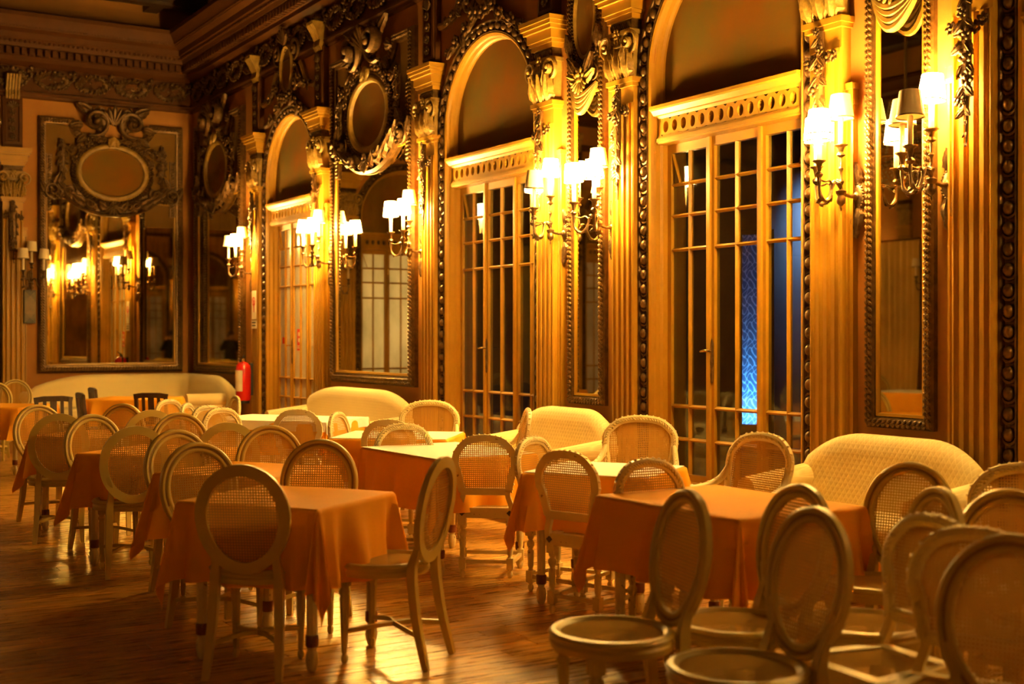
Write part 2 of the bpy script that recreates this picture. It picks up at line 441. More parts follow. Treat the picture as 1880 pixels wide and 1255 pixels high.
def swag(parent, p0, p1, sag, y, size, m='gilt', name='swag', rnd=random):
    n = max(4, int(math.hypot(p1[0] - p0[0], p1[1] - p0[1]) / (size * 0.75)))
    pts = [(p0[0] + (p1[0] - p0[0]) * i / n, y, p0[1] + (p1[1] - p0[1]) * i / n - sag * 4 * (i / n) * (1 - i / n)) for i in range(n + 1)]
    st = MB().tube(pts, size * 0.28, 6).build(name, m, parent)
    for i, p in enumerate(pts):
        k = size * (0.7 + 0.5 * math.sin(math.pi * i / n))
        if i % 2 == 0: orn('flower', st, p[0], y - 0.02, p[2], k, rnd.uniform(0, 60), m=m)
        else: orn('leaf', st, p[0], y - 0.02, p[2], k * 1.1, rnd.uniform(100, 260), m=m)
    return st
# ------------------------------------------------------------------ the room shell
XW, YB, XL, YF, ZC = 6.2, 19.9, -6.2, -4.2, 6.9
ZS, RD = 3.6, 0.84          # arch springing, opening half width
WALLS = {'right': ((XW, 0, 0), R(-90)), 'back': ((0, YB, 0), 0.0), 'left': ((XL, 0, 0), R(90)), 'front': ((0, YF, 0), R(180))}
def on_wall(side, s, z=0.0, out=0.0):
    """world place of a wall position s (to the right when facing the wall)"""
    (x, y, _), a = WALLS[side]
    return (x + s * math.cos(a) + out * math.sin(a), y + s * math.sin(a) - out * math.cos(a), z)
def wall(side, s0, s1, doors):
    mb = MB(); T = 0.35; cur = s0
    for c in sorted(doors):
        mb.box(cur, c - RD, 0, T, 0, ZC)
        n = 24
        for i in range(n):
            x0 = -RD + 2 * RD * i / n; x1 = -RD + 2 * RD * (i + 1) / n
            z0 = ZS + math.sqrt(max(0, RD * RD - x0 * x0)); z1 = ZS + math.sqrt(max(0, RD * RD - x1 * x1))
            mb.prism([(c + x0, z0), (c + x1, z1), (c + x1, ZC), (c + x0, ZC)], 0, T)
        cur = c + RD
    mb.box(cur, s1, 0, T, 0, ZC)
    (loc, a) = WALLS[side]
    return tag(mb.build('wall_' + side, 'pink_wall', None, loc, (0, 0, a), 0), kind='structure')
DOORS_R = [3.7, 7.1, 10.5, 15.67]
wall('right', -YB, 4.2, [-y for y in DOORS_R])
wall('back', -6.2, 6.55, [2.33, -2.4])
wall('left', -4.2, 20.25, [12.6])
wall('front', -6.55, 6.55, [0.7])
cl = MB().box(-6.6, 6.6, -4.6, 20.3, ZC, ZC + 0.2)
ceil = tag(cl.build('ceiling', 'ceiling_wood', smooth=0), kind='structure')
for i in range(9):
    MB().box(-6.2, 6.2, YB - 0.55 - i * 2.4 - 0.22, YB - 0.55 - i * 2.4, ZC - 0.3, ZC - 0.002).build('ceiling_beam', 'ceiling_wood', ceil, smooth=0)
for i in range(6):
    MB().box(5.4 - i * 2.1, 5.62 - i * 2.1, -4.2, 19.9, ZC - 0.26, ZC - 0.002).build('ceiling_beam', 'ceiling_wood', ceil, smooth=0)
# carved rosettes between the beams near the corner
for i in range(3):
    for j in range(3):
        orn('flower', ceil, 4.45 - i * 2.1, YB - 1.85 - j * 2.4, ZC - 0.02, 0.5).rotation_euler = (R(-90), 0, 0)

# floor: boards run across the room
fl = tag(MB().box(-6.6, 8.0, -4.6, 20.3, -0.2, -0.022).build('floor', 'dark_wood', smooth=0), kind='structure')
rest = MB(); BW = 0.13; shared = {}
rnd = random.Random(3)
def in_view(x, y, lo, hi):
    d = 0.524 * x + 0.852 * y; l = 0.852 * x - 0.524 * y
    return lo < d < hi and abs(l) < 0.41 * d + 0.9
nb = 0
for j in range(int((YB - YF) / BW)):
    y0 = YF + j * BW; x = -6.2 - rnd.uniform(0, 1.6)
    while x < 6.2:
        ln = rnd.choice((1.2, 1.5, 1.8)); a, b = max(x, -6.2), min(x + ln, 6.2)
        if b - a > 0.03:
            if in_view((a + b) / 2, y0, 4.6, 9.4) and nb < 300:
                k = round(b - a, 3)
                if k not in shared:
                    e = 0.003
                    shared[k] = MB().add([(0, 0, -0.022), (k, 0, -0.022), (k, BW, -0.022), (0, BW, -0.022), (0.001, 0.001, -0.004), (k - 0.001, 0.001, -0.004), (k - 0.001, BW - 0.001, -0.004), (0.001, BW - 0.001, -0.004), (e, e, 0), (k - e, e, 0), (k - e, BW - e, 0), (e, BW - e, 0)],
                        [(0, 1, 5, 4), (1, 2, 6, 5), (2, 3, 7, 6), (3, 0, 4, 7), (4, 5, 9, 8), (5, 6, 10, 9), (6, 7, 11, 10), (7, 4, 8, 11), (8, 9, 10, 11)]).mesh('plank', 'floor_wood', 0)
                link('plank', shared[k], fl, (a, y0, 0)); nb += 1
            else:
                rest.box(a + 0.001, b - 0.001, y0 + 0.001, y0 + BW - 0.001, -0.021, 0)
        x += ln
tag(rest.build('floor_boards', 'floor_wood', fl, smooth=0), kind='stuff')

# baseboards, cut at the doorways
def baseboard(side, s0, s1, doors):
    mb = MB(); cur = s0
    for c in sorted(doors) + [None]:
        e = s1 if c is None else c - 0.98
        if e > cur: mb.box(cur, e, -0.03, 0.0, 0, 0.2); mb.box(cur, e, -0.02, 0.0, 0.2, 0.24)
        if c is not None: cur = c + 0.98
    (loc, a) = WALLS[side]
    tag(mb.build('baseboard_' + side, 'cream_paint', None, loc, (0, 0, a), 0), kind='structure')
baseboard('right', -YB, 4.2, [-y for y in DOORS_R]); baseboard('back', -6.2, 6.2, [2.33, -2.4])
baseboard('left', -4.2, 19.9, [12.6]); baseboard('front', -6.2, 6.2, [0.7])

# cornice with dentils, wreath frieze, picture rail
CORN = [(0, 5.58), (0.05, 5.60), (0.10, 5.62), (0.14, 5.64), (0.14, 5.70), (0.16, 5.71), (0.16, 5.82), (0.24, 5.83), (0.25, 5.87), (0.30, 5.93), (0.32, 5.94), (0.33, 6.02), (0.42, 6.06), (0.43, 6.10), (0.47, 6.16), (0.50, 6.20), (0.52, 6.22), (0.52, 6.28), (0.40, 6.33), (0, 6.36)]
RAIL = [(0, 5.10), (0.03, 5.12), (0.035, 5.15), (0.055, 5.17), (0.055, 5.20), (0.02, 5.215), (0, 5.22)]
tn = [0]
def trim(mb, m, side, smooth=30):
    tn[0] += 1; (loc, a) = WALLS[side]
    return tag(mb.build('trim_%d' % tn[0], m, None, loc, (0, 0, a), smooth), kind='structure')
def run(side, prof, s0, s1, m0=True, m1=True):
    mb = MB(); n = len(prof)
    vs = [(s0 + (d if m0 else 0), -d, z) for d, z in prof] + [(s1 - (d if m1 else 0), -d, z) for d, z in prof]
    mb.add(vs, [(i, n + i, n + (i + 1) % n, (i + 1) % n) for i in range(n)])
    return mb
corn = {}
for side, s0, s1 in (('right', -YB, 4.2), ('back', -6.2, 6.2), ('left', -4.2, 19.9), ('front', -6.2, 6.2)):
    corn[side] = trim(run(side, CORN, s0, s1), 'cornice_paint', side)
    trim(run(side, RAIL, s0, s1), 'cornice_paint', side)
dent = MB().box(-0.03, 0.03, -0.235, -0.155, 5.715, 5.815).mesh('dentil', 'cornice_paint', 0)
egg = MB().sphere((0, 0, 0), (0.03, 0.02, 0.028), 6, 4).mesh('egg_moulding', 'cornice_paint', 50)
for k in range(36): link('dentil', dent, corn['back'], (6.0 - k * 0.11, 0, 0))
for k in range(100): link('dentil', dent, corn['right'], (-YB + 0.2 + k * 0.11, 0, 0))
em = MB()
for k in range(60): em.sphere((5.9 - k * 0.07, -0.285, 5.895), (0.026, 0.02, 0.026), 6, 4)
em.build('egg_moulding', 'cornice_paint', corn['back'])
em = MB()
for k in range(160): em.sphere((-YB + 0.3 + k * 0.07, -0.285, 5.895), (0.026, 0.02, 0.026), 6, 4)
em.build('egg_moulding', 'cornice_paint', corn['right'])
em = MB()
for k in range(90): em.sphere((5.75 - k * 0.045, -0.425, 6.085), (0.016, 0.014, 0.016), 5, 3)
em.build('pearl_moulding', 'cornice_paint', corn['back'])
em = MB()
for k in range(240): em.sphere((-YB + 0.45 + k * 0.045, -0.425, 6.085), (0.016, 0.014, 0.016), 5, 3)
em.build('pearl_moulding', 'cornice_paint', corn['right'])
# wreaths of the frieze: each one its own carved piece
def wreath_mesh(seed):
    r_ = random.Random(seed); mb = MB()
    L0 = leaf_data()
    for k in range(22):
        a = 2 * math.pi * k / 22; x = 0.24 * math.cos(a); z = 0.13 * math.sin(a) + 0.02
        mb.M = Matrix.Translation((x, -0.02, z)) @ Matrix.Rotation(-a - R(60) + r_.uniform(-0.5, 0.5), 4, 'Y') @ Matrix.Scale(0.095, 4)
        mb.add(L0.v, L0.f); mb.M = None
        mb.sphere((x * r_.uniform(0.95, 1.1), -0.03, z * 1.05), r_.uniform(0.018, 0.03), 6, 4)
    for k in range(8): mb.sphere((0.30 + r_.uniform(-0.04, 0.04), -0.03, 0.10 + r_.uniform(-0.09, 0.09)), r_.uniform(0.02, 0.035), 6, 4)
    for k in range(14): mb.sphere((r_.uniform(-.18, .18), -0.01, r_.uniform(-.07, .1)), (0.02, 0.012, 0.02), 5, 3)
    return mb.mesh('wreath', 'gilt', 50)
WR = [wreath_mesh(s) for s in range(3)]
def frieze(side, s0, n, step):
    root = trim(MB().box(s0 - (0.35 if step > 0 else 0.35), s0 + n * step, -0.012, 0, 5.225, 5.575) if step > 0 else MB().box(s0 + n * step, s0 + 0.35, -0.012, 0, 5.225, 5.575), 'cornice_paint', side)
    for k in range(n): link('wreath', WR[k % 3], root, (s0 + k * step, -0.015, 5.38))
frieze('back', 5.82, 10, -0.60); frieze('right', -YB + 0.38, 18, 0.60)

# ------------------------------------------------------------------ pilasters
def vprism(mb, poly, z0, z1):
    n = len(poly); vs = [(x, y, z0) for x, y in poly] + [(x, y, z1) for x, y in poly]
    return mb.add(vs, [tuple(range(n))[::-1], tuple(range(n, 2 * n))] + [(i, (i + 1) % n, n + (i + 1) % n, n + i) for i in range(n)])
def shaft_mesh():
    mb = MB(); hw, d = 0.145, -0.09
    poly = [(-hw, 0.0), (-hw, d + 0.01), (-hw + 0.012, d)]
    nf = 4; g = 0.040; gap = (2 * hw - 0.04 - nf * g) / (nf - 1)
    for k in range(nf):
        x0 = -hw + 0.02 + k * (g + gap)
        poly += [(x0, d)] + [(x0 + g / 2 - g / 2 * math.cos(R(a)), d + 0.026 * math.sin(R(a))) for a in (30, 60, 90, 120, 150)] + [(x0 + g, d)]
    poly += [(hw - 0.012, d), (hw, d + 0.01), (hw, 0.0)]
    vprism(mb, poly, 0.34, 3.40)
    return mb.mesh('shaft', 'cream_paint', 25)
def strip_mesh():
    mb = MB(); vprism(mb, [(0.145, 0), (0.145, -0.045), (0.157, -0.045), (0.163, -0.03), (0.185, -0.03), (0.19, -0.045), (0.205, -0.045), (0.205, 0)], 0.24, 3.02)
    mb.box(0.14, 0.212, -0.055, 0, 3.02, 3.05); mb.box(0.145, 0.205, -0.048, 0, 3.05, 3.12); mb.box(0.135, 0.216, -0.062, 0, 3.12, 3.16)
    return mb.mesh('side_strip', 'cream_paint', 25)
def block_mesh():
    mb = MB()
    for z0, z1, hw, d in ((4.07, 4.11, 0.17, 0.12), (4.11, 4.14, 0.185, 0.135), (4.14, 4.22, 0.20, 0.15), (4.22, 4.255, 0.225, 0.175), (4.255, 4.29, 0.245, 0.195), (4.29, 4.33, 0.255, 0.205)):
        mb.box(-hw, hw, -d, 0, z0, z1)
    return mb.mesh('entablature_block', 'cream_paint', 0)
def capital_mesh():
    mb = MB()
    mb.prism([(-0.13, 3.60), (0.13, 3.60), (0.15, 3.88), (-0.15, 3.88)], -0.085, 0)
    mb.box(-0.155, 0.155, -0.125, 0, 3.87, 3.95); mb.box(-0.17, 0.17, -0.14, 0, 3.95, 3.985)
    mb.bumps([(-0.12, 3.91), (0.13, 3.91)], (0.016, 0.026), 0.018, -0.128, 0.04)
    return mb.mesh('capital', 'stucco', 30)
def neck_mesh():
    mb = MB().box(-0.145, 0.145, -0.085, 0, 3.40, 3.53); mb.box(-0.165, 0.165, -0.11, 0, 3.53, 3.56); mb.box(-0.18, 0.18, -0.125, 0, 3.56, 3.60)
    return mb.mesh('necking', 'cream_paint', 0)
def freeze_mesh():
    mb = MB().box(-0.14, 0.14, -0.10, 0, 3.985, 4.07); mb.bumps([(-0.125, 4.028), (0.13, 4.028)], (0.014, 0.034), 0.018, -0.10, 0.024, tilt=0.5)
    return mb.mesh('carved_strip', 'gilt', 40)
def base_mesh():
    mb = MB().box(-0.175, 0.175, -0.12, 0, 0, 0.22)
    mb.box(-0.165, 0.165, -0.112, 0, 0.22, 0.26); mb.box(-0.155, 0.155, -0.10, 0, 0.26, 0.34); return mb.mesh('plinth', 'cream_paint', 0)
def upper_mesh():
    mb = MB().box(-0.14, 0.14, -0.07, 0, 4.33, 5.1)
    mb.sweep([(-0.10, 4.42), (-0.10, 5.02), (0.10, 5.02), (0.10, 4.42)], [(-0.02, -0.07), (-0.01, -0.09), (0.02, -0.085), (0.02, -0.07)], True)
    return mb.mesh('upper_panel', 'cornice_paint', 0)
def console_mesh():
    mb = MB(); mb.M = None
    poly = [(0, 5.06), (-0.08, 5.07), (-0.11, 5.12), (-0.10, 5.2), (-0.15, 5.3), (-0.20, 5.38), (-0.2, 5.42), (0, 5.42)]
    for k in range(5):
        x = -0.1 + k * 0.042
        mb.add([(x, y, z) for y, z in poly] + [(x + 0.03, y, z) for y, z in poly], [tuple(range(8)), tuple(range(15, 7, -1))] + [(i, 8 + i, 8 + (i + 1) % 8, (i + 1) % 8) for i in range(8)])
    mb.box(-0.1, 0.1, -0.07, 0, 5.08, 5.42)
    return mb.mesh('console', 'stucco', 30)
PM = dict(shaft=shaft_mesh(), side_strip=strip_mesh(), entablature_block=block_mesh(), capital=capital_mesh(), necking=neck_mesh(), carved_strip=freeze_mesh(), plinth=base_mesh(), upper_panel=upper_mesh(), console=console_mesh())
def pilaster(side, s, outer, seed, fancy=True):
    tn[0] += 1; rr = random.Random(seed)
    root = tag(empty('trim_%d' % tn[0], on_wall(side, s), WALLS[side][1]), kind='structure')
    for k, me in PM.items():
        o = link(k, me, root)
        if k == 'side_strip' and outer < 0: o.scale = (-1, 1, 1)
        if k == 'capital': cap = o
        if k == 'upper_panel': up = o
    if fancy:
        for sd in (-1, 1):
            orn('scroll', cap, sd * 0.15, -0.10, 3.885, 0.20, 0, sd < 0, 'stucco', 0.34, 'volute')
        for x, z, sz, an in ((-0.10, 3.60, 0.24, -8), (0.10, 3.60, 0.24, 8), (0, 3.60, 0.26, 0), (-0.06, 3.70, 0.18, -14), (0.06, 3.70, 0.18, 14)):
            orn('leaf', cap, x, -0.085, z, sz, an, m='stucco', dep=0.42)
        orn('flower', cap, 0, -0.14, 3.96, 0.09, m='stucco')
        g = drop_garland(root, 0, -0.13, 3.52, 2.62, 0.085, 'gilt', rr, 0.9)
        for sd in (-1, 1):
            for q in (0.06, 0.11):
                orn('flower', g, sd * q, -0.12, 3.32 + rr.uniform(-0.03, 0.03), 0.085, rr.uniform(0, 60))
        for z in (4.5, 4.62, 4.74, 4.86): orn('flower', up, rr.uniform(-0.015, 0.015), -0.085, z, 0.10, rr.uniform(0, 60))
        orn('palmette', up, 0, -0.08, 4.92, 0.12)
    return root

# ------------------------------------------------------------------ arched glazed doors
def bar_mesh(L_, vert):
    h = 0.0145
    if vert: return MB().add([(-h, 0, 0), (0, -0.022, 0), (h, 0, 0), (-h, 0, L_), (0, -0.022, L_), (h, 0, L_), (-h, 0.02, 0), (h, 0.02, 0), (-h, 0.02, L_), (h, 0.02, L_)], [(0, 1, 4, 3), (1, 2, 5, 4), (2, 7, 9, 5), (6, 0, 3, 8), (7, 6, 8, 9), (0, 6, 7, 2, 1), (3, 4, 5, 9, 8)]).mesh('glazing_bar', 'cream_paint', 0)
    return MB().add([(0, 0, -h), (0, -0.022, 0), (0, 0, h), (L_, 0, -h), (L_, -0.022, 0), (L_, 0, h), (0, 0.02, -h), (0, 0.02, h), (L_, 0.02, -h), (L_, 0.02, h)], [(0, 3, 4, 1), (1, 4, 5, 2), (2, 5, 9, 7), (6, 8, 3, 0), (7, 9, 8, 6), (0, 1, 2, 7, 6), (3, 8, 9, 5, 4)]).mesh('glazing_bar', 'cream_paint', 0)
ROWS = [0.43, 0.70, 0.96, 2.20, 2.47, 2.72, 2.97]
def pane_me(w_, h, m): return MB().box(0, w_, -0.003, 0.003, 0, h).mesh('pane', m, 0)
PCACHE = {}
YD = 0.15
def leaf_frame(root, name, x0, x1, glass, arch=0):
    """one glazed leaf between x0 and x1"""
    st = 0.045; mb = MB(); y0, y1 = YD - 0.025, YD + 0.03
    for a in (x0, x1 - st): mb.box(a, a + st, y0, y1, 0.02, 3.04)
    mb.box(x0 + st, x1 - st, y0, y1, 2.97, 3.04); mb.box(x0 + st, x1 - st, y0, y1, 0.02, 0.43)
    mb.sweep([(x0 + st + 0.05, 0.10), (x0 + st + 0.05, 0.36), (x1 - st - 0.05, 0.36), (x1 - st - 0.05, 0.10)], [(-0.012, y0), (-0.006, y0 - 0.012), (0.012, y0 - 0.010), (0.014, y0)], True)
    if arch:
        xe = x0 + st if arch < 0 else x1 - st; sg = 1 if arch < 0 else -1
        q = [(xe, 2.975)] + [(xe + sg * 0.10 * (1 - math.sin(R(t))), 2.72 + 0.25 * math.cos(R(90 - t))) for t in range(0, 91, 15)]
        mb.prism(q if arch < 0 else q[::-1], y0 + 0.004, y1 - 0.01)
    lf = mb.build(name, 'cream_paint', root, smooth=0)
    xm = (x0 + x1) / 2; wp = xm - x0 - st
    k = ('v', 2.54)
    if k not in PCACHE: PCACHE[k] = bar_mesh(2.54, True)
    link('glazing_bar', PCACHE[k], lf, (xm, YD - 0.003, 0.43))
    k = ('h', round(x1 - x0 - 2 * st, 3))
    if k not in PCACHE: PCACHE[k] = bar_mesh(k[1], False)
    for z in ROWS[1:-1]: link('glazing_bar', PCACHE[k], lf, (x0 + st, YD - 0.003, z))
    for z0, z1 in zip(ROWS[:-1], ROWS[1:]):
        for a in (x0 + st, xm):
            k = (round(wp, 3), round(z1 - z0, 3), glass)
            if k not in PCACHE: PCACHE[k] = pane_me(k[0], k[1], glass)
            link('pane', PCACHE[k], lf, (a, YD + 0.006, z0))
    return lf
def casing_mesh():
    path = [(-0.80, 0.0)] + arc(0, ZS, 0.80, 0.80, 180, 0, 28) + [(0.80, 0.0)]
    mb = MB(); mb.sweep(path, [(0.0, 0.20), (0.0, 0.08), (0.014, 0.06), (0.014, 0.02), (0.026, 0.005), (0.03, -0.02), (0.05, -0.03), (0.06, -0.012), (0.06, 0.0), (0.04, 0.0), (0.04, 0.20)])
    return mb.mesh('casing', 'cream_paint', 25)
def channel_mesh():
    path = [(-0.915, 0.0)] + arc(0, ZS, 0.915, 0.915, 180, 0, 30) + [(0.915, 0.0)]
    return MB().sweep(path, [(-0.055, 0.0), (-0.055, -0.03), (-0.047, -0.035), (-0.035, -0.012), (0.0, -0.006), (0.035, -0.012), (0.047, -0.04), (0.058, -0.045), (0.058, 0.0)]).mesh('bead_channel', 'gilt', 25)
def lunette_mesh():
    poly = [(-0.80, 3.28)] + arc(0, ZS, 0.80, 0.80, 180, 0, 28) + [(0.80, 3.28)]
    return MB().prism(poly, 0.10, 0.14).mesh('lunette_painting', 'mural', 0)
def transom_mesh():
    mb = MB(); n = 14; w_ = 1.52 / n; z0, z1 = 3.10, 3.24; zc = (z0 + z1) / 2; y0, y1 = 0.03, 0.09
    for k in range(n):
        xa = -0.76 + k * w_; xb = xa + w_; cx = (xa + xb) / 2; q = 16; vs = []; fs = []
        for y in (y0, y1):
            for i in range(q):
                a = 2 * math.pi * i / q; c_, s_ = math.cos(a), math.sin(a)
                vs.append((cx + 0.033 * c_, y, zc + 0.045 * s_))
                t = 1 / max(abs(c_) / (w_ / 2), abs(s_) / ((z1 - z0) / 2)); vs.append((cx + c_ * t, y, zc + s_ * t))
        for i in range(q):
            j = (i + 1) % q
            fs += [(2 * i, 2 * i + 1, 2 * j + 1, 2 * j), (2 * q + 2 * i, 2 * q + 2 * j, 2 * q + 2 * j + 1, 2 * q + 2 * i + 1), (2 * i, 2 * j, 2 * q + 2 * j, 2 * q + 2 * i)]
        mb.add(vs, fs)
    mb.box(-0.80, -0.76, y0, y1, z0, z1); mb.box(0.76, 0.80, y0, y1, z0, z1)
    mb.box(-0.80, 0.80, 0.02, 0.17, 3.04, z0)
    mb.box(-0.80, 0.80, 0.01, 0.05, 3.055, 3.085)
    return mb.mesh('transom', 'cream_paint', 0)
def tcorn_mesh():
    p = [(0.12, 3.24), (0.03, 3.24), (0.015, 3.26), (-0.005, 3.265), (-0.03, 3.30), (-0.05, 3.31), (-0.05, 3.335), (0.12, 3.34)]; n = len(p)
    return MB().add([(-0.82, y, z) for y, z in p] + [(0.82, y, z) for y, z in p], [(i, n + i, n + (i + 1) % n, (i + 1) % n) for i in range(n)] + [tuple(range(n)), tuple(range(2 * n - 1, n - 1, -1))]).mesh('transom_cornice', 'cream_paint', 0)
DM = dict(transom_dark_back=MB().box(-0.8, 0.8, 0.13, 0.15, 3.10, 3.27).mesh('transom_dark_back', 'black_rubber', 0), casing=casing_mesh(), bead_channel=channel_mesh(), lunette_painting=lunette_mesh(), transom=transom_mesh(), transom_cornice=tcorn_mesh())  # first part: black sheet standing for the darkness behind the transom holes
bead_path = []
zz = 0.12
while zz < ZS: bead_path.append((-0.915, zz, 0)); zz += 0.118
for i in range(25): a = 180 - (i + 0.3) * 7.2; bead_path.append((0.915 * math.cos(R(a)), ZS + 0.915 * math.sin(R(a)), 180 - a))
bead_path += [(-x, z, 180) for x, z, _ in reversed(bead_path) if z < ZS]
dn = [0]
def door(side, s, glass='pane_glass', beads=True):
    dn[0] += 1
    root = tag(empty('door_%d' % dn[0], on_wall(side, s), WALLS[side][1]), kind='structure')
    for k, me in DM.items():
        o = link(k, me, root)
        if k == 'bead_channel' and beads:
            for x, z, a in bead_path: link('bead', BEAD, o, (x, -0.022, z), (0, R(a), 0))
    leaf_frame(root, 'sidelight', -0.80, -0.285, glass, -1)
    lf = leaf_frame(root, 'door_leaf', -0.28, 0.28, glass)
    leaf_frame(root, 'sidelight', 0.285, 0.80, glass, 1)
    for x in (-0.2825, 0.2825): MB().box(x - 0.016, x + 0.016, YD - 0.045, YD - 0.025, 0.02, 3.04).build('astragal', 'cream_paint', root, smooth=0)
    MB().box(-0.8, 0.8, 0.12, 0.33, 0.0, 0.02).build('threshold', 'dark_wood', root, smooth=0)
    hb = MB().lathe([(0.0, 0.0), (0.016, 0.01), (0.022, 0.07), (0.014, 0.11), (0.026, 0.17), (0.014, 0.23), (0.02, 0.30), (0.0, 0.35)], 10, (-0.258, YD - 0.03, 1.15), 1, 0.5)
    h_ = hb.build('handle_plate', 'bronze', lf)
    MB().tube([(-0.262, YD - 0.03, 1.40), (-0.262, YD - 0.075, 1.40), (-0.28, YD - 0.085, 1.40), (-0.335, YD - 0.08, 1.395)], [0.009, 0.009, 0.011, 0.007], 8).build('door_handle', 'brass', root)
    for z in (0.6, 1.55, 2.6): MB().lathe([(0.0, 0), (0.008, 0.005), (0.008, 0.11), (0.0, 0.115)], 8, (0.265, YD - 0.035, z)).build('hinge', 'brass', root)
    return root
for i, y in enumerate(sorted(DOORS_R)): door('right', -y, 'frosted_pane' if y > 15 else 'pane_glass')
door('back', 2.33, 'frosted_pane')
door('back', -2.4, 'frosted_pane', False)
door('left', 12.6, 'frosted_pane', False)
door('front', 0.7, 'frosted_pane', False)
sd = 0
for y in DOORS_R:
    for k in (1, -1): pilaster('right', -(y + k * 1.12), -k, sd); sd += 1
for c in (2.33, -2.4):
    for k in (1, -1): pilaster('back', c + k * 1.12, k, sd); sd += 1
for c in (12.6, 17.2):
    for k in (1, -1): pilaster('left', c + k * 1.12, k, sd, k > 0); sd += 1
for k in (1, -1): pilaster('front', 0.7 + k * 1.12, k, 50 + k, False)
# carved oval crown above every arch of the long wall and the back wall
def arch_crown(side, s, seed):
    tn[0] += 1; rr = random.Random(seed)
    root = tag(empty('trim_%d' % tn[0], on_wall(side, s), WALLS[side][1]), kind='structure')
    MB().prism(ellipse(0, 5.05, 0.17, 0.27, 28), -0.05, 0).build('oval_painting', 'mural', root, smooth=0)
    MB().sweep(ellipse(0, 5.05, 0.20, 0.30, 32), [(-0.03, 0), (-0.03, -0.06), (0.0, -0.085), (0.03, -0.06), (0.03, 0)], True).build('oval_frame', 'stucco', root)
    cr = MB().bumps(ellipse(0, 5.05, 0.25, 0.35, 40), (0.03, 0.02), 0.03, -0.04, 0.05, close=True, tilt=0.6).build('carved_ring', 'gilt', root)
    orn('palmette', root, 0, -0.08, 5.36, 0.24)
    for k in (-1, 1):
        orn('scroll', root, k * 0.30, -0.04, 5.28, 0.30, 20 * k, k < 0)
        orn('scroll', root, k * 0.30, -0.04, 4.82, 0.26, -140 * k, k < 0)
        swag(root, (k * 0.14, 4.70), (k * 0.72, 4.40), 0.03, -0.05, 0.13, rnd=rr)
        swag(root, (k * 0.30, 5.05), (k * 0.78, 4.75), 0.10, -0.04, 0.11, rnd=rr)
        # raking moulding from the crown down to the entablature blocks
        p = [(k * 0.96, 4.72), (k * 0.82, 4.72), (k * 0.62, 4.80), (k * 0.50, 4.98), (k * 0.42, 5.08)]
        MB().sweep(catmull(p, 5), [(-0.035, 0), (-0.035, -0.04), (0.0, -0.06), (0.035, -0.05), (0.035, 0)]).build('scrolled_moulding', 'stucco', root)
    for k in range(-2, 3): orn('flower', root, k * 0.10, -0.07, 4.66 + 0.02 * abs(k), 0.15, rr.uniform(0, 60))
    return root
for i, y in enumerate(DOORS_R[1:]): arch_crown('right', -y, 60 + i)
arch_crown('back', 2.33, 66)

# ------------------------------------------------------------------ outside the garden doors
og = tag(MB().box(6.56, 12, 2.0, 15.0, -0.25, -0.03).build('terrace_floor', 'outside_dark', smooth=0), kind='structure')
ow = tag(MB().box(10.4, 10.6, 1.0, 16.0, -0.1, 5.0).build('wall_terrace', 'outside_wall', smooth=0), kind='structure')
oc = tag(MB().box(6.56, 10.6, 1.0, 16.0, 4.9, 5.0).build('ceiling_terrace', 'outside_dark', smooth=0), kind='structure')
for (yy, nm) in ((1.0, 'wall_terrace_near'), (15.9, 'wall_terrace_far')):
    tag(MB().box(6.56, 10.6, yy, yy + 0.1, -0.1, 5.0).build(nm, 'outside_dark', smooth=0), kind='structure')
ep = empty('etched_screen', (8.80, 9.56, 0), R(-47))
tag(ep, 'blue-lit etched glass screen with scroll pattern outside the widest garden door', 'screen')
MB().box(-0.14, 0.14, -0.006, 0.006, 0.62, 2.55).build('etched_glass', 'etched_glass', ep, smooth=0)
fr = MB().box(-0.18, -0.14, -0.03, 0.03, 0.0, 2.6); fr.box(0.14, 0.18, -0.03, 0.03, 0.0, 2.6); fr.box(-0.14, 0.14, -0.03, 0.03, 2.55, 2.6); fr.box(-0.14, 0.14, -0.03, 0.03, 0.5, 0.62)
fr.build('screen_frame', 'black_rubber', ep, smooth=0)
def area(name, loc, rot, size, power, col):
    l = bpy.data.lights.new(name, 'AREA'); l.shape = 'RECTANGLE'; l.size, l.size_y = size; l.energy = power; l.color = col
    o = bpy.data.objects.new(name, l); C.objects.link(o); o.location = loc; o.rotation_euler = rot; return o
area('terrace_blue_light', (9.05, 9.90, 0.62), (R(118), 0, R(133)), (0.26, 0.2), 2.6, (0.10, 0.42, 1.0))
wl = area('terrace_wash_light', (9.75, 10.25, 3.3), (0, R(-50), 0), (0.4, 0.6), 2.2, (0.35, 0.55, 1.0)); wl.data.spread = R(80)
area('corridor_light', on_wall('back', 2.33, 2.0, -1.2), (R(90), 0, R(180)), (1.6, 2.4), 15, (1.0, 0.70, 0.34))
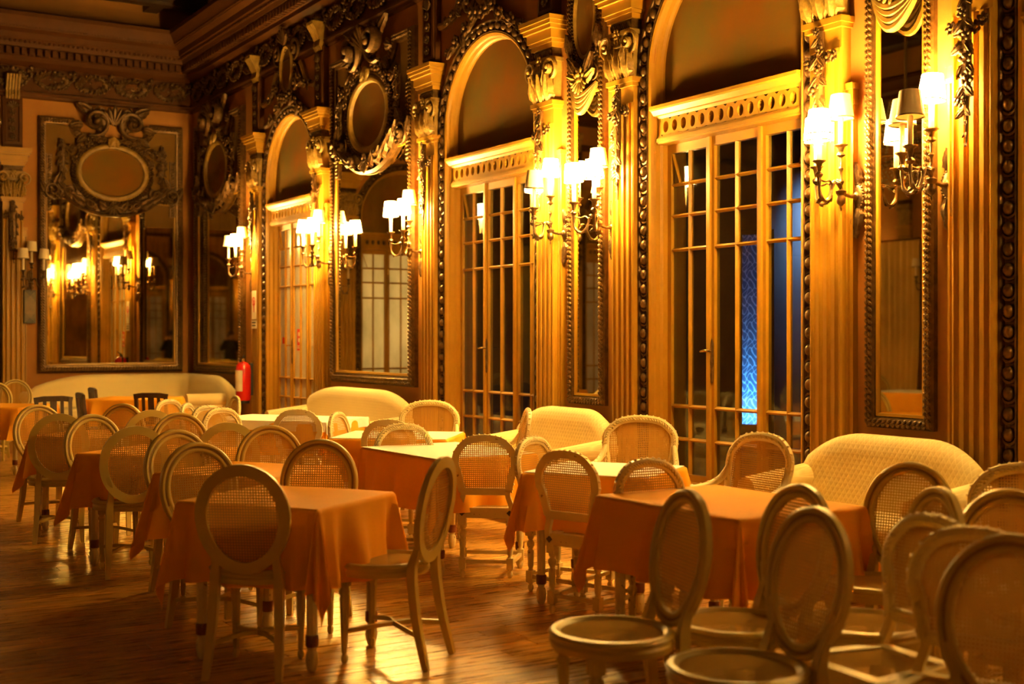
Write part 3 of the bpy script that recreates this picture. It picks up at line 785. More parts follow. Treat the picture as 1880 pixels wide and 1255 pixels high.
# ------------------------------------------------------------------ wall mirrors
def big_mirror(side, s, label, seed, yaw=0.0):
    rr = random.Random(seed)
    root = tag(empty('wall_mirror', on_wall(side, s), WALLS[side][1]), label, 'mirror', 'tall overmantel mirrors')
    W_ = 1.10; B, T = 0.97, 4.86; b = 0.055
    MB().box(-W_ + 0.05, W_ - 0.05, -0.02, -0.002, 3.25, 4.62).build('backing_panel', 'panel_cream', root, smooth=0)
    for k in (-1, 1): MB().box(min(k * 0.48, k * 1.04), max(k * 0.48, k * 1.04), -0.02, -0.002, 4.62, 4.82).build('corner_panel', 'panel_cream', root, smooth=0)
    MB().box(-W_ + 0.13, W_ - 0.13, -0.004, 0.004, B + 0.13, 3.62).build('mirror_pane', 'mirror_glass', root, (0, -0.027, 0), (0, 0, R(yaw)), smooth=0)
    top = [(-W_ + b, T - b), (-0.66, T - b)] + catmull([(-0.62, T - b), (-0.57, 4.68), (-0.46, 4.58), (-0.30, 4.55), (0, 4.56)], 5)
    half = [(-W_ + b, B + b)] + top
    path = half + [(-x, z) for x, z in reversed(half[:-1])]
    prof = [(-b, -0.0), (-b, -0.045), (-b + 0.012, -0.055), (-0.02, -0.06), (0.0, -0.085), (0.03, -0.08), (b - 0.008, -0.055), (b, -0.045), (b, 0.0)]
    fr = MB().sweep(path, prof, True); fr.build('frame', 'gilt_frame', root, smooth=30)
    cv = MB().bumps(path, (0.026, 0.013), 0.016, -0.08, 0.042, rows=(-0.015, 0.02), tilt=0.7, close=True); cv.build('carved_border', 'gilt_frame', root)
    inner = [(-W_ + 0.125, B + 0.125), (-W_ + 0.125, 3.62), (W_ - 0.125, 3.62), (W_ - 0.125, B + 0.125)]
    MB().sweep(inner, [(-0.02, -0.02), (-0.014, -0.045), (0.01, -0.05), (0.018, -0.03), (0.018, -0.0)], True).build('inner_fillet', 'cream_paint', root, smooth=0)
    for k in (-1, 1):
        x = k * (W_ - 0.16)
        st = MB().box(x - 0.045, x + 0.045, -0.05, -0.002, 3.42, 4.30); st.bumps([(x, 3.45), (x, 4.28)], (0.018, 0.032), 0.02, -0.055, 0.045, tilt=0.6)
        st.build('carved_stile', 'gilt_frame', root)
        drop_garland(root, k * 0.76, -0.07, 4.50, 3.84, 0.095, rnd=rr, dense=1.1)
    # oval medallion
    zc = 4.06
    MB().prism(ellipse(0, zc, 0.475, 0.365, 40), -0.06, -0.004).build('oval_painting', 'mural', root, smooth=0)
    MB().sweep(ellipse(0, zc, 0.515, 0.405, 48), [(-0.045, -0.01), (-0.045, -0.07), (-0.03, -0.10), (0.0, -0.11), (0.03, -0.10), (0.045, -0.08), (0.045, -0.01)], True).build('oval_moulding', 'stucco', root)
    MB().bumps(ellipse(0, zc, 0.595, 0.485, 60), (0.032, 0.018), 0.035, -0.07, 0.042, rows=(-0.02, 0.018), tilt=0.8, close=True).build('carved_ring', 'gilt', root)
    cab = MB().lathe([(0.0, 0.05), (0.045, 0.045), (0.07, 0.03), (0.08, 0.0)], 20); cab.M = None
    o = cab.build('cabochon', 'stucco', root, (0, -0.10, zc + 0.475), (R(90), 0, 0))
    orn('leaf', root, -0.02, -0.12, zc + 0.52, 0.16, 200, m='stucco'); orn('leaf', root, 0.02, -0.12, zc + 0.52, 0.16, 160, m='stucco')
    # crest
    orn('palmette', root, 0, -0.10, 4.78, 0.30, dep=0.45)
    for k in (-1, 1):
        mi = k > 0
        orn('scroll', root, k * 0.28, -0.08, 4.82, 0.44, -25 * k, mi, dep=0.8)
        orn('scroll', root, k * 0.20, -0.09, 4.98, 0.20, -160 * k, mi, dep=0.5)
        orn('leaf', root, k * 0.32, -0.08, 4.96, 0.30, 62 * k); orn('leaf', root, k * 0.46, -0.08, 4.78, 0.22, 105 * k); orn('leaf', root, k * 0.16, -0.09, 4.68, 0.34, 18 * k)
        orn('leaf', root, k * 0.40, -0.07, 4.62, 0.22, 130 * k)
        for q in range(5): orn('flower', root, k * (0.18 + 0.10 * q), -0.10, 4.60 - 0.022 * q * q + rr.uniform(-0.02, 0.02), 0.125, rr.uniform(0, 60))
        for q in range(4): orn('flower', root, k * (0.27 + rr.uniform(-0.09, 0.09)), -0.13, 4.82 + rr.uniform(-0.1, 0.1), 0.11, rr.uniform(0, 60))
        swag(root, (k * 0.52, 4.44), (k * 0.76, 4.46), 0.05, -0.08, 0.10, rnd=rr)
    # apron of scrolls hanging over the glass
    ap = [(-1.0, 3.66), (-0.86, 3.70), (-0.72, 3.66), (-0.55, 3.54), (-0.36, 3.46), (-0.18, 3.42), (0, 3.41), (0.18, 3.42), (0.36, 3.46), (0.55, 3.54), (0.72, 3.66), (0.86, 3.70), (1.0, 3.66)]
    path = catmull(ap, 5)
    MB().sweep(path, [(-0.025, -0.02), (-0.03, -0.07), (0.0, -0.10), (0.025, -0.07), (0.03, -0.02)]).build('apron_moulding', 'gilt', root)
    MB().prism(path + [(0.60, 3.86), (0.3, 3.64), (0, 3.58), (-0.3, 3.64), (-0.60, 3.86)], -0.05, -0.02).build('apron', 'gilt', root, smooth=0)
    for k in (-1, 1):
        for x, z, sz, a in ((0.10, 3.46, 0.22, 40), (0.26, 3.48, 0.26, 48), (0.42, 3.54, 0.28, 55), (0.56, 3.62, 0.28, 50), (0.70, 3.70, 0.24, 40)):
            orn('leaf', root, k * x, -0.09, z, sz, k * a, dep=sz * 1.3)
        orn('scroll', root, k * 0.66, -0.07, 3.74, 0.24, 150 * k, k < 0, dep=0.4)
        orn('scroll', root, k * 0.90, -0.07, 3.74, 0.26, 20 * k, k < 0, dep=0.4)
        orn('scroll', root, k * 0.34, -0.09, 3.56, 0.17, 170 * k, k > 0, dep=0.4)
        orn('leaf', root, k * 0.86, -0.08, 3.80, 0.26, -20 * k); orn('leaf', root, k * 0.98, -0.08, 3.70, 0.22, 30 * k)
        orn('flower', root, k * 0.80, -0.10, 3.66, 0.12)
    orn('palmette', root, 0, -0.09, 3.58, 0.20, 180); orn('flower', root, 0, -0.12, 3.56, 0.12)
    return root
big_mirror('right', -13.1, 'tall mirror with oval painted medallion between two lit sconces above the long cream sofa', 1)
big_mirror('right', -18.5, 'dim tall mirror with oval medallion nearest the room corner, behind the fire extinguisher', 2)
big_mirror('back', 4.92, 'wide dark-framed mirror with oval medallion on the far wall above the corner sofa', 3, 1.25)

def narrow_mirror(side, s, label, seed, vis=True):
    rr = random.Random(seed)
    root = tag(empty('narrow_mirror', on_wall(side, s), WALLS[side][1]), label, 'mirror', 'narrow upright mirrors')
    W_ = 0.265; B, T = 0.93, 4.78; b = 0.034
    path = [(-W_ + b, B + b), (-W_ + b, T - b), (W_ - b, T - b), (W_ - b, B + b)]
    MB().sweep(path, [(-b, 0), (-b, -0.04), (-0.012, -0.05), (0.0, -0.065), (0.018, -0.06), (b, -0.035), (b, 0)], True).build('frame', 'gilt_frame', root, smooth=30)
    MB().bumps(path, (0.024, 0.012), 0.014, -0.06, 0.04, rows=(-0.01, 0.014), tilt=0.7, close=True).build('carved_border', 'gilt_frame', root)
    MB().box(-W_ + 0.06, W_ - 0.06, -0.012, -0.002, 3.46, T - 0.06).build('backing_panel', 'panel_cream', root, smooth=0)
    MB().box(-W_ + 0.085, W_ - 0.085, -0.02, -0.012, B + 0.085, 3.60).build('mirror_pane', 'mirror_glass', root, smooth=0)
    MB().sweep([(-W_ + 0.082, B + 0.082), (-W_ + 0.082, 3.6), (W_ - 0.082, 3.6), (W_ - 0.082, B + 0.082)], [(-0.014, -0.012), (-0.010, -0.032), (0.008, -0.036), (0.014, 0.0)], True).build('inner_fillet', 'cream_paint', root, smooth=0)
    MB().prism(ellipse(0, 4.24, 0.135, 0.33, 32), -0.05, -0.004).build('oval_painting', 'mural', root, smooth=0)
    MB().sweep(ellipse(0, 4.24, 0.15, 0.345, 40), [(-0.02, 0), (-0.02, -0.06), (0, -0.075), (0.02, -0.055), (0.02, 0)], True).build('oval_moulding', 'stucco', root)
    MB().bumps(ellipse(0, 4.24, 0.195, 0.39, 50), (0.022, 0.014), 0.024, -0.05, 0.032, rows=(-0.012, 0.012), tilt=0.8, close=True).build('carved_ring', 'gilt', root)
    # draped swag below the oval
    for q in range(4):
        n = 14; pts = [(-0.19 + 0.38 * i / n, -0.06 - 0.04 * math.sin(math.pi * i / n), 3.66 - (0.10 + 0.045 * q) * math.sin(math.pi * i / n)) for i in range(n + 1)]
        MB().tube(pts, [0.018 + 0.010 * math.sin(math.pi * i / n) for i in range(n + 1)], 7).build('drape_fold', 'stucco', root)
    for k in (-1, 1):
        orn('leaf', root, k * 0.03, -0.08, 3.70, 0.20, k * 70, m='stucco'); orn('leaf', root, k * 0.06, -0.08, 3.74, 0.22, k * 35); orn('scroll', root, k * 0.15, -0.06, 3.76, 0.16, 20 * k, k < 0)
        for q in range(4): orn('flower', root, k * (0.05 + 0.045 * q), -0.07, 3.74 + 0.055 * q, 0.09, rr.uniform(0, 60))
        orn('leaf', root, k * 0.20, -0.06, 3.95, 0.2, k * 10)
    orn('palmette', root, 0, -0.09, 3.72, 0.15, 180, m='stucco'); orn('flower', root, 0, -0.10, 3.74, 0.14, m='stucco')
    orn('palmette', root, 0, -0.07, 4.58, 0.22)
    return root
narrow_mirror('right', -8.8, 'narrow upright mirror with painted oval between two sconces above the middle sofa', 4)
narrow_mirror('right', -5.4, 'narrow upright mirror beside the brightest lamps above the nearest cream sofa', 5)
narrow_mirror('right', -2.0, 'narrow upright mirror on the long wall outside the right edge of view', 6)
narrow_mirror('front', 2.55, 'narrow upright mirror on the wall behind the viewer', 7)

# ------------------------------------------------------------------ sconces
def sconce_meshes():
    M_ = {}
    mb = MB(); mb.M = Matrix.Rotation(R(90), 4, 'X')
    mb.lathe([(0.0, 0.035), (0.03, 0.034), (0.05, 0.024), (0.062, 0.008), (0.066, 0.0)], 20, (0, 0, 0), 1, 1.55)
    mb.lathe([(0, 0.05), (0.022, 0.045), (0.03, 0.03)], 12); mb.M = None
    mb.bumps(ellipse(0, 0, 0.052, 0.082, 20), (0.008, 0.008), 0.008, -0.022, 0.02, close=True)
    L0 = leaf_data()
    for z, a, s_ in ((0.08, 0, 0.15), (-0.08, 180, 0.18)):
        mb.M = Matrix.Translation((0, -0.012, z)) @ Matrix.Rotation(R(a), 4, 'Y') @ Matrix.Scale(s_, 4); mb.add(L0.v, L0.f); mb.M = None
    mb.sphere((0, -0.03, -0.235), (0.022, 0.02, 0.04), 8, 5)
    M_['back_plate'] = mb.mesh('back_plate', 'bronze', 50)
    mb = MB().tube([(0, -0.03, 0), (0, -0.09, -0.006), (0, -0.16, 0.01)], [0.016, 0.011, 0.014], 8)
    mb.lathe([(0.0, -0.11), (0.008, -0.09), (0.005, -0.075), (0.026, -0.055), (0.03, -0.03), (0.022, -0.005), (0.034, 0.01), (0.036, 0.025), (0.014, 0.035), (0.010, 0.06), (0.022, 0.085), (0.010, 0.105), (0.009, 0.15), (0.018, 0.17), (0.008, 0.185), (0.010, 0.24), (0.03, 0.255), (0.026, 0.265), (0.014, 0.275), (0.024, 0.305), (0.046, 0.318), (0.046, 0.324), (0.0, 0.324)], 10, (0, -0.17, 0.0))
    M_['stem'] = mb.mesh('stem', 'bronze', 40)
    p = catmull([(0.0, 0, 0.045), (0.035, 0, 0.085), (0.07, 0, 0.075), (0.085, 0, 0.03), (0.11, 0, -0.03), (0.155, 0, -0.045), (0.195, 0, -0.01), (0.205, 0, 0.06), (0.205, 0, 0.12)], 4)
    mb = MB().tube(p, [0.012 + 0.003 * math.sin(i * 0.9) for i in range(len(p))], 7)
    mb.tube(catmull([(0.08, 0, 0.06), (0.11, 0, 0.085), (0.15, 0, 0.075), (0.20, 0, 0.085)], 4), 0.007, 6)
    for q in (6, 14, 22, 28):
        mb.M = Matrix.Translation(p[min(q, len(p) - 1)]) @ Matrix.Rotation(R(90), 4, 'Z') @ Matrix.Rotation(R(60 + q * 8), 4, 'Y') @ Matrix.Scale(0.055, 4); mb.add(L0.v, L0.f); mb.M = None
    mb.lathe([(0.010, 0.09), (0.028, 0.115), (0.024, 0.125), (0.012, 0.135), (0.022, 0.185), (0.045, 0.20), (0.045, 0.206), (0.0, 0.206)], 10, (0.205, 0, 0))
    M_['arm'] = mb.mesh('arm', 'bronze', 45)
    M_['candle'] = MB().lathe([(0.0, 0), (0.017, 0), (0.017, 0.165), (0.012, 0.175), (0.0, 0.178)], 12).mesh('candle_tube', 'ivory', 40)
    for nm, mt in (('lit', 'shade_lit'), ('off', 'shade_unlit')):
        M_[nm] = MB().lathe([(0.083, 0.0), (0.062, 0.155), (0.060, 0.155), (0.081, 0.0)], 24, closed=True).mesh('lamp_shade', mt, 40)
    M_['trim'] = MB().lathe([(0.0845, -0.002), (0.0845, 0.006), (0.080, 0.006), (0.080, -0.002)], 24, closed=True).mesh('shade_trim', 'bronze', 40)
    M_['bulb'] = MB().sphere((0, 0, 0), (0.014, 0.014, 0.028), 8, 6).mesh('bulb', 'bulb_lit', 60)
    M_['bulb_off'] = MB().sphere((0, 0, 0), (0.014, 0.014, 0.028), 8, 6).mesh('bulb', 'ivory', 60)
    return M_
SM = sconce_meshes()
def sconce(side, s, lit, label, z=2.42, swing=0.0):
    root = tag(empty('wall_sconce', on_wall(side, s, z), WALLS[side][1]), label, 'sconce', 'three-light candle sconces')
    link('back_plate', SM['back_plate'], root); link('stem', SM['stem'], root)
    spots = [((0, -0.17, 0.324), None)]
    for a in (-135 - swing, -45 - swing):
        link('arm', SM['arm'], root, (0, -0.17, 0), (0, 0, R(a)))
        spots.append(((0.205 * math.cos(R(a)), -0.17 + 0.205 * math.sin(R(a)), 0.206), a))
    for (p, a), on in zip(spots, lit):
        cd = link('candle', SM['candle'], root, p)
        sh = link('lamp_shade', SM['lit' if on else 'off'], root, (p[0], p[1], p[2] + 0.165), (R(random.uniform(-4, 4)), R(random.uniform(-4, 4)), 0))
        link('shade_trim', SM['trim'], sh)
        link('bulb', SM['bulb' if on else 'bulb_off'], cd, (0, 0, 0.205))
        if on:
            l = bpy.data.lights.new('bulb_light', 'POINT'); l.energy = BULB_W * (1 if on is True else on); l.color = LAMP_COL; l.shadow_soft_size = 0.03
            o = bpy.data.objects.new('bulb_light', l); C.objects.link(o); o.parent = cd; o.location = (0, 0, 0.255)
    return root
# lights: (centre, left arm seen from the front, right arm)
sconce('right', -5.76, (0, 1, 1), 'bronze three-candle sconce between the blue-lit door and the nearest narrow mirror', swing=42)
sconce('right', -5.04, (1, 0, 0), 'bronze candle sconce at the far right with one glaring white shade', swing=40)
sconce('right', -9.16, (1, 1, 0), 'bronze candle sconce right beside the middle glazed door', swing=32)
sconce('right', -8.44, (0, 1, 1), 'bronze candle sconce with tilted unlit upper shade right of the middle narrow mirror')
sconce('right', -14.32, (0, 1, 1), 'bronze candle sconce left of the large mirror over the long sofa')
sconce('right', -11.88, (0, 1, 1), 'bronze candle sconce right of the large mirror over the long sofa')
sconce('right', -17.09, (0, 0, 1), 'bronze candle sconce above the fire extinguisher')
sconce('back', 3.70, (0, 0, 0), 'unlit bronze candle sconce with three cream shades on the far wall', 2.30)
sconce('right', -2.36, (1, 0, 0), 'lit candle sconce outside the right edge of view, further from the viewer')
sconce('right', -1.64, (1, 0, 0), 'lit candle sconce outside the right edge of view, nearest the viewer')
sconce('left', 11.1, (0, 0, 0), 'unlit candle sconce across the room, nearest the viewer')
sconce('left', 15.45, (0, 0, 0), 'unlit candle sconce across the room between the curtains')
sconce('left', 17.95, (0, 1, 0), 'lit candle sconce across the room near the far corner')
sconce('front', 2.17, (1, 0, 0), 'lit candle sconce on the wall behind the viewer')

# ------------------------------------------------------------------ chairs (sitter looks along +Y, origin under the seat centre)
def cane(name, pts, y_of, m, parent, z=None):
    n = len(pts); mb = MB()
    cx = sum(p[0] for p in pts) / n; cz = sum(p[1] for p in pts) / n
    if z is None: vs = [(x, y_of(q), q) for x, q in pts] + [(cx, y_of(cz), cz)]
    else: vs = [(x, q, z) for x, q in pts] + [(cx, cz, z + 0.006)]
    mb.add(vs, [(i, (i + 1) % n, n) for i in range(n)])
    return mb.build(name, m, parent, smooth=60)
def fluted_leg(x, y, top=0.41):
    mb = MB().box(x - 0.025, x + 0.025, y - 0.025, y + 0.025, top - 0.055, top)
    mb.lathe([(0.010, 0), (0.016, 0.012), (0.017, 0.03), (0.010, 0.042), (0.014, 0.05), (0.0225, top - 0.11), (0.018, top - 0.10), (0.026, top - 0.085), (0.026, top - 0.075), (0.018, top - 0.065), (0.021, top - 0.055)], 12, (x, y, 0), flute=0.12)
    return mb
def make_round(paint='chair_paint'):
    root = empty('oval_back_chair')
    sf = MB().lathe([(0.185, 0.455), (0.205, 0.470), (0.222, 0.468), (0.233, 0.456), (0.226, 0.446), (0.222, 0.442), (0.229, 0.430), (0.223, 0.408), (0.20, 0.403), (0.185, 0.42)], 40, (0, 0, 0), 1.0, 0.97, closed=True)
    sf.build('seat_frame', paint, root)
    cane('seat_cane', [(0.19 * math.cos(2 * math.pi * i / 36), 0.185 * math.sin(2 * math.pi * i / 36)) for i in range(36)], None, 'cane_seat', root, 0.457)
    yb = lambda z: -0.228 - (z - 0.48) * 0.17
    E = [(x * (1 + 0.05 * (z - 0.705) / 0.22), z) for x, z in ellipse(0, 0.705, 0.187, 0.220, 48)]
    bf = MB(); n = len(E)
    bf.sweep(E, [(-0.026, 0.010), (-0.018, 0.016), (-0.010, 0.016), (-0.004, 0.009), (0.004, 0.009), (0.010, 0.019), (0.019, 0.019), (0.026, 0.010), (0.026, -0.014), (-0.026, -0.014)], True, y0=lambda i: yb(E[i][1]))
    bf.build('back_frame', paint, root, smooth=35)
    MB().sweep(E, [(-0.0045, 0.0085), (-0.0045, 0.0098), (0.0045, 0.0098), (0.0045, 0.0085)], True, y0=lambda i: yb(E[i][1])).build('groove_line', 'brown_line', root)  # brown ring colours the rim groove darker, as its recess shading is slight
    cane('back_cane', [(x * (1 + 0.05 * (z - 0.705) / 0.22), z) for x, z in ellipse(0, 0.705, 0.168, 0.201, 40)], yb, 'cane_back', root)
    for k in (-1, 1):
        mb = fluted_leg(k * 0.155, 0.125); mb.build('leg', paint, root, smooth=50)
        p = catmull([(k * 0.165, -0.285, 0), (k * 0.152, -0.232, 0.22), (k * 0.145, -0.208, 0.42), (k * 0.138, -0.218, 0.50), (k * 0.145, yb(0.58), 0.575), (k * 0.166, yb(0.64), 0.635)], 4)
        MB().tube(p, [0.021 + 0.010 * math.sin(math.pi * min(1, i / 14)) for i in range(len(p))], 4, sq=(0.9, 0.95)).build('leg', paint, root, smooth=50)
    for k in (-1, 1):
        p = catmull([(k * 0.153, 0.122, 0.145), (k * 0.07, 0.0, 0.165), (0, -0.055, 0.165), (-k * 0.07, -0.12, 0.165), (-k * 0.152, -0.235, 0.15)], 4)
        MB().tube([(x, y, z + 0.0005 * k) for x, y, z in p], 0.013, 4, sq=(0.8, 1.1)).build('stretcher', paint, root, smooth=50)
    return root
def turned_leg(x, y, top):
    mb = MB().box(x - 0.024, x + 0.024, y - 0.024, y + 0.024, top - 0.07, top)
    mb.lathe([(0.010, 0), (0.017, 0.015), (0.019, 0.03), (0.012, 0.045), (0.02, 0.055)], 10, (x, y, 0)); mb.box(x - 0.021, x + 0.021, y - 0.021, y + 0.021, 0.055, 0.125)
    h = top - 0.07
    mb.lathe([(0.02, 0.125), (0.013, 0.135), (0.018, 0.15), (0.021, h - 0.09), (0.013, h - 0.08), (0.024, h - 0.055), (0.024, h - 0.04), (0.013, h - 0.025), (0.020, h - 0.012), (0.02, h)], 10, (x, y, 0), flute=0.06)
    return mb
def carved_back(root, paint, hw, zb, zt, yb, waist=0.78, prof_w=0.022):
    half = [(0.0, zt - 0.02), (hw * 0.35, zt - 0.026), (hw * 0.66, zt - 0.05), (hw * 0.94, zt - 0.115), (hw, zt - 0.19), (hw * 0.93, zb + 0.13), (hw * (waist + 0.06), zb + 0.05), (hw * waist, zb)]
    pts = catmull([(-x, z) for x, z in reversed(half)] + half[1:], 4)
    pr = [(-prof_w, 0.010), (-prof_w * 0.4, 0.014), (0.0, 0.010), (prof_w * 0.5, 0.018), (prof_w, 0.010), (prof_w, -0.014), (-prof_w, -0.014)]
    MB().sweep(pts, pr, False, y0=lambda i: yb(pts[i][1])).build('back_frame', paint, root, smooth=35)
    MB().sweep([(-hw * waist - 0.01, zb), (hw * waist + 0.01, zb)], pr, False, y0=yb(zb)).build('lower_rail', paint, root, smooth=35)
    ed = MB()
    for i in range(0, len(pts)):
        x, z = pts[i]
        a = pts[max(0, i - 1)]; b = pts[min(len(pts) - 1, i + 1)]; an = math.atan2(b[1] - a[1], b[0] - a[0])
        ed.M = Matrix.Translation((x, yb(z) + 0.014, z)) @ Matrix.Rotation(-an - 0.6, 4, 'Y'); ed.sphere((0, 0, 0), (0.015, 0.009, 0.007), 6, 4); ed.M = None
        if i % 2 == 0:
            nx, nz = -math.sin(an), math.cos(an); ed.sphere((x + nx * prof_w, yb(z), z + nz * prof_w), (0.007, 0.011, 0.007), 5, 4)
    ed.build('carved_edging', paint, root)
    cr = MB(); 
    for k in range(-3, 4): cr.sphere((k * 0.014, yb(zt) + 0.012, zt - 0.008 - 0.003 * abs(k)), (0.011, 0.012, 0.012 - 0.001 * abs(k)), 6, 4)
    cr.build('crest_flower', paint, root)
    inner = [(x * 0.95, z) for x, z in pts]
    cane('back_cane', inner, yb, 'cane_back', root)
def make_carved(paint='chair_worn'):
    root = empty('carved_cane_chair')
    yb = lambda z: -0.195 - (z - 0.42) * 0.15
    mb = MB(); fw, bw, fy, by = 0.215, 0.175, 0.20, -0.20
    outer = [(-bw, by), (bw, by), (fw, fy), (-fw, fy)]; vprism(mb, [(-bw, by), (bw, by), (bw - 0.0, by + 0.05), (-bw, by + 0.05)], 0.375, 0.44)
    vprism(mb, [(-fw, fy - 0.05), (fw, fy - 0.05), (fw, fy), (-fw, fy)], 0.375, 0.44)
    for k in (-1, 1):
        q = [(k * bw, by + 0.04), (k * (bw - 0.05), by + 0.04), (k * (fw - 0.05), fy - 0.04), (k * fw, fy - 0.04)]
        vprism(mb, q if k > 0 else q[::-1], 0.376, 0.439)
    mb.build('seat_frame', paint, root, smooth=0)
    cane('seat_cane', [(-bw + 0.03, by + 0.03), (bw - 0.03, by + 0.03), (fw - 0.03, fy - 0.03), (-fw + 0.03, fy - 0.03)], None, 'cane_seat', root, 0.432)
    carved_back(root, paint, 0.185, 0.545, 0.90, yb)
    for k in (-1, 1):
        p = catmull([(k * 0.165, -0.18, 0.40), (k * 0.158, yb(0.46), 0.46), (k * 0.140, yb(0.52), 0.52), (k * 0.146, yb(0.57), 0.57)], 4)
        MB().tube(p, 0.022, 4, sq=(0.9, 1.0)).build('stile', paint, root, smooth=50)
        turned_leg(k * 0.188, 0.173, 0.40).build('leg', paint, root, smooth=50)
        turned_leg(k * 0.150, -0.173, 0.40).build('leg', paint, root, smooth=50)
        MB().tube([(k * 0.188, 0.173, 0.09), (k * 0.150, -0.173, 0.09)], 0.016, 4).build('stretcher', paint, root, smooth=0)
        o = MB().box(-0.014, 0.014, -0.004, 0.0, -0.014, 0.014).build('corner_rosette', 'dark_wood', root, (k * 0.150, -0.2005, 0.408), (0, R(45), 0), 0)
    MB().tube([(-0.150, -0.173, 0.10), (0.150, -0.173, 0.10)], 0.015, 4).build('stretcher', paint, root, smooth=0)
    MB().tube([(-0.188, 0.173, 0.10), (0.188, 0.173, 0.10)], 0.015, 4).build('stretcher', paint, root, smooth=0)
    return root
def make_arm(paint='chair_worn'):
    root = empty('carved_armchair')
    yb = lambda z: -0.24 - (z - 0.42) * 0.20
    mb = MB(); vprism(mb, [(-0.24, -0.24), (0.24, -0.24), (0.29, 0.24), (-0.29, 0.24)], 0.30, 0.37); mb.build('seat_frame', paint, root, smooth=0)
    cu = MB(); n = 20
    for lay, (z, k) in enumerate(((0.37, 0.96), (0.40, 1.0), (0.44, 0.98), (0.465, 0.85), (0.475, 0.5))):
        for i in range(n * 4 // 4 * 1):
            pass
    prof = [(0.0, 0.368), (0.25, 0.37), (0.272, 0.395), (0.272, 0.425), (0.25, 0.455), (0.15, 0.475), (0.0, 0.48)]
    cu.lathe(prof, 28, (0, 0.01, 0), 1.0, 0.86); cu.build('seat_cushion', 'sofa_seat', root)
    carved_back(root, paint, 0.245, 0.50, 0.95, yb, 0.84, 0.024)
    for k in (-1, 1):
        p = catmull([(k * 0.215, -0.22, 0.33), (k * 0.205, yb(0.44), 0.44), (k * 0.21, yb(0.55), 0.55)], 4)
        MB().tube(p, 0.024, 4).build('stile', paint, root, smooth=50)
        a = catmull([(k * 0.243, yb(0.74), 0.74), (k * 0.262, -0.24, 0.665), (k * 0.285, -0.12, 0.625), (k * 0.295, 0.04, 0.625), (k * 0.295, 0.14, 0.63), (k * 0.285, 0.17, 0.60), (k * 0.275, 0.13, 0.50), (k * 0.27, 0.16, 0.37)], 5)
        ar = MB().tube(a, 0.021, 8)
        for i in range(2, len(a) - 8, 2): ar.sphere((a[i][0], a[i][1], a[i][2] + 0.018), (0.008, 0.013, 0.008), 6, 4)
        ar.build('arm', paint, root, smooth=50)
        fluted_leg(k * 0.255, 0.20, 0.31).build('leg', paint, root, smooth=50)
        MB().tube(catmull([(k * 0.225, -0.27, 0), (k * 0.22, -0.23, 0.17), (k * 0.218, -0.215, 0.33)], 4), 0.025, 4).build('leg', paint, root, smooth=50)
    return root
def make_dark():
    root = empty('dark_slat_chair'); m = 'dark_wood'
    vprism(MB(), [(-0.19, -0.19), (0.19, -0.19), (0.21, 0.2), (-0.21, 0.2)], 0.41, 0.45).build('seat', m, root, smooth=0)
    for k in (-1, 1):
        MB().tube([(k * 0.175, -0.20, 0), (k * 0.175, -0.185, 0.42), (k * 0.175, -0.23, 0.845)], 0.026, 4).build('leg', m, root, smooth=0)
        MB().tube([(k * 0.185, 0.175, 0), (k * 0.185, 0.175, 0.41)], 0.026, 4).build('leg', m, root, smooth=0)
    MB().sweep([(-0.20, 0.825), (-0.1, 0.84), (0.1, 0.84), (0.20, 0.825)], [(-0.03, -0.012), (-0.03, 0.012), (0.028, 0.012), (0.028, -0.012)], False, y0=-0.232).build('top_rail', m, root, smooth=0)
    MB().box(-0.16, 0.16, -0.212, -0.188, 0.50, 0.54).build('lower_rail', m, root, smooth=0)
    for x, h in ((-0.09, 0.018), (0, 0.035), (0.09, 0.018)):
        MB().add([(x - h, -0.206, 0.53), (x + h, -0.206, 0.53), (x + h, -0.194, 0.53), (x - h, -0.194, 0.53), (x - h, -0.236, 0.82), (x + h, -0.236, 0.82), (x + h, -0.224, 0.82), (x - h, -0.224, 0.82)], [(0, 3, 2, 1), (4, 5, 6, 7), (0, 1, 5, 4), (1, 2, 6, 5), (2, 3, 7, 6), (3, 0, 4, 7)]).build('slat', m, root, smooth=0)
    MB().box(-0.17, 0.17, 0.165, 0.185, 0.34, 0.41).build('apron', m, root, smooth=0)
    return root
PROTO = {}
for k, f, top in (('R', make_round, (-0.302, 0.95)), ('S', make_carved, (-0.267, 0.90)), ('A', make_arm, (-0.346, 0.95)), ('D', make_dark, (-0.23, 0.86))):
    r_ = f(); PROTO[k] = dict(root=r_, tree=tree_of(r_), top=top, used=False)
GROUP = {'R': ('chair', 'oval-back cane chairs'), 'S': ('chair', 'carved cane-back chairs'), 'A': ('armchair', 'carved cane armchairs'), 'D': ('chair', 'dark slat-back chairs')}
FX, FY = math.sin(YAW), math.cos(YAW)
def plan(lat, dep): return (dep * FX + lat * FY, dep * FY - lat * FX)
def chair(k, lat, dep, beta, label):
    """the top of the back stands over (lat, dep) of the floor plan laid out from the viewing spot"""
    P = PROTO[k]; o = P['root'] if not P['used'] else copy_tree(P['root'], P['tree']); P['used'] = True
    a = -(YAW + R(beta)); x, y = plan(lat, dep); t = P['top'][0]
    o.location = (x - (-math.sin(a) * t), y - math.cos(a) * t, 0); o.rotation_euler = (0, 0, a)
    c, g = GROUP[k]; tag(o, label, c, g); return o
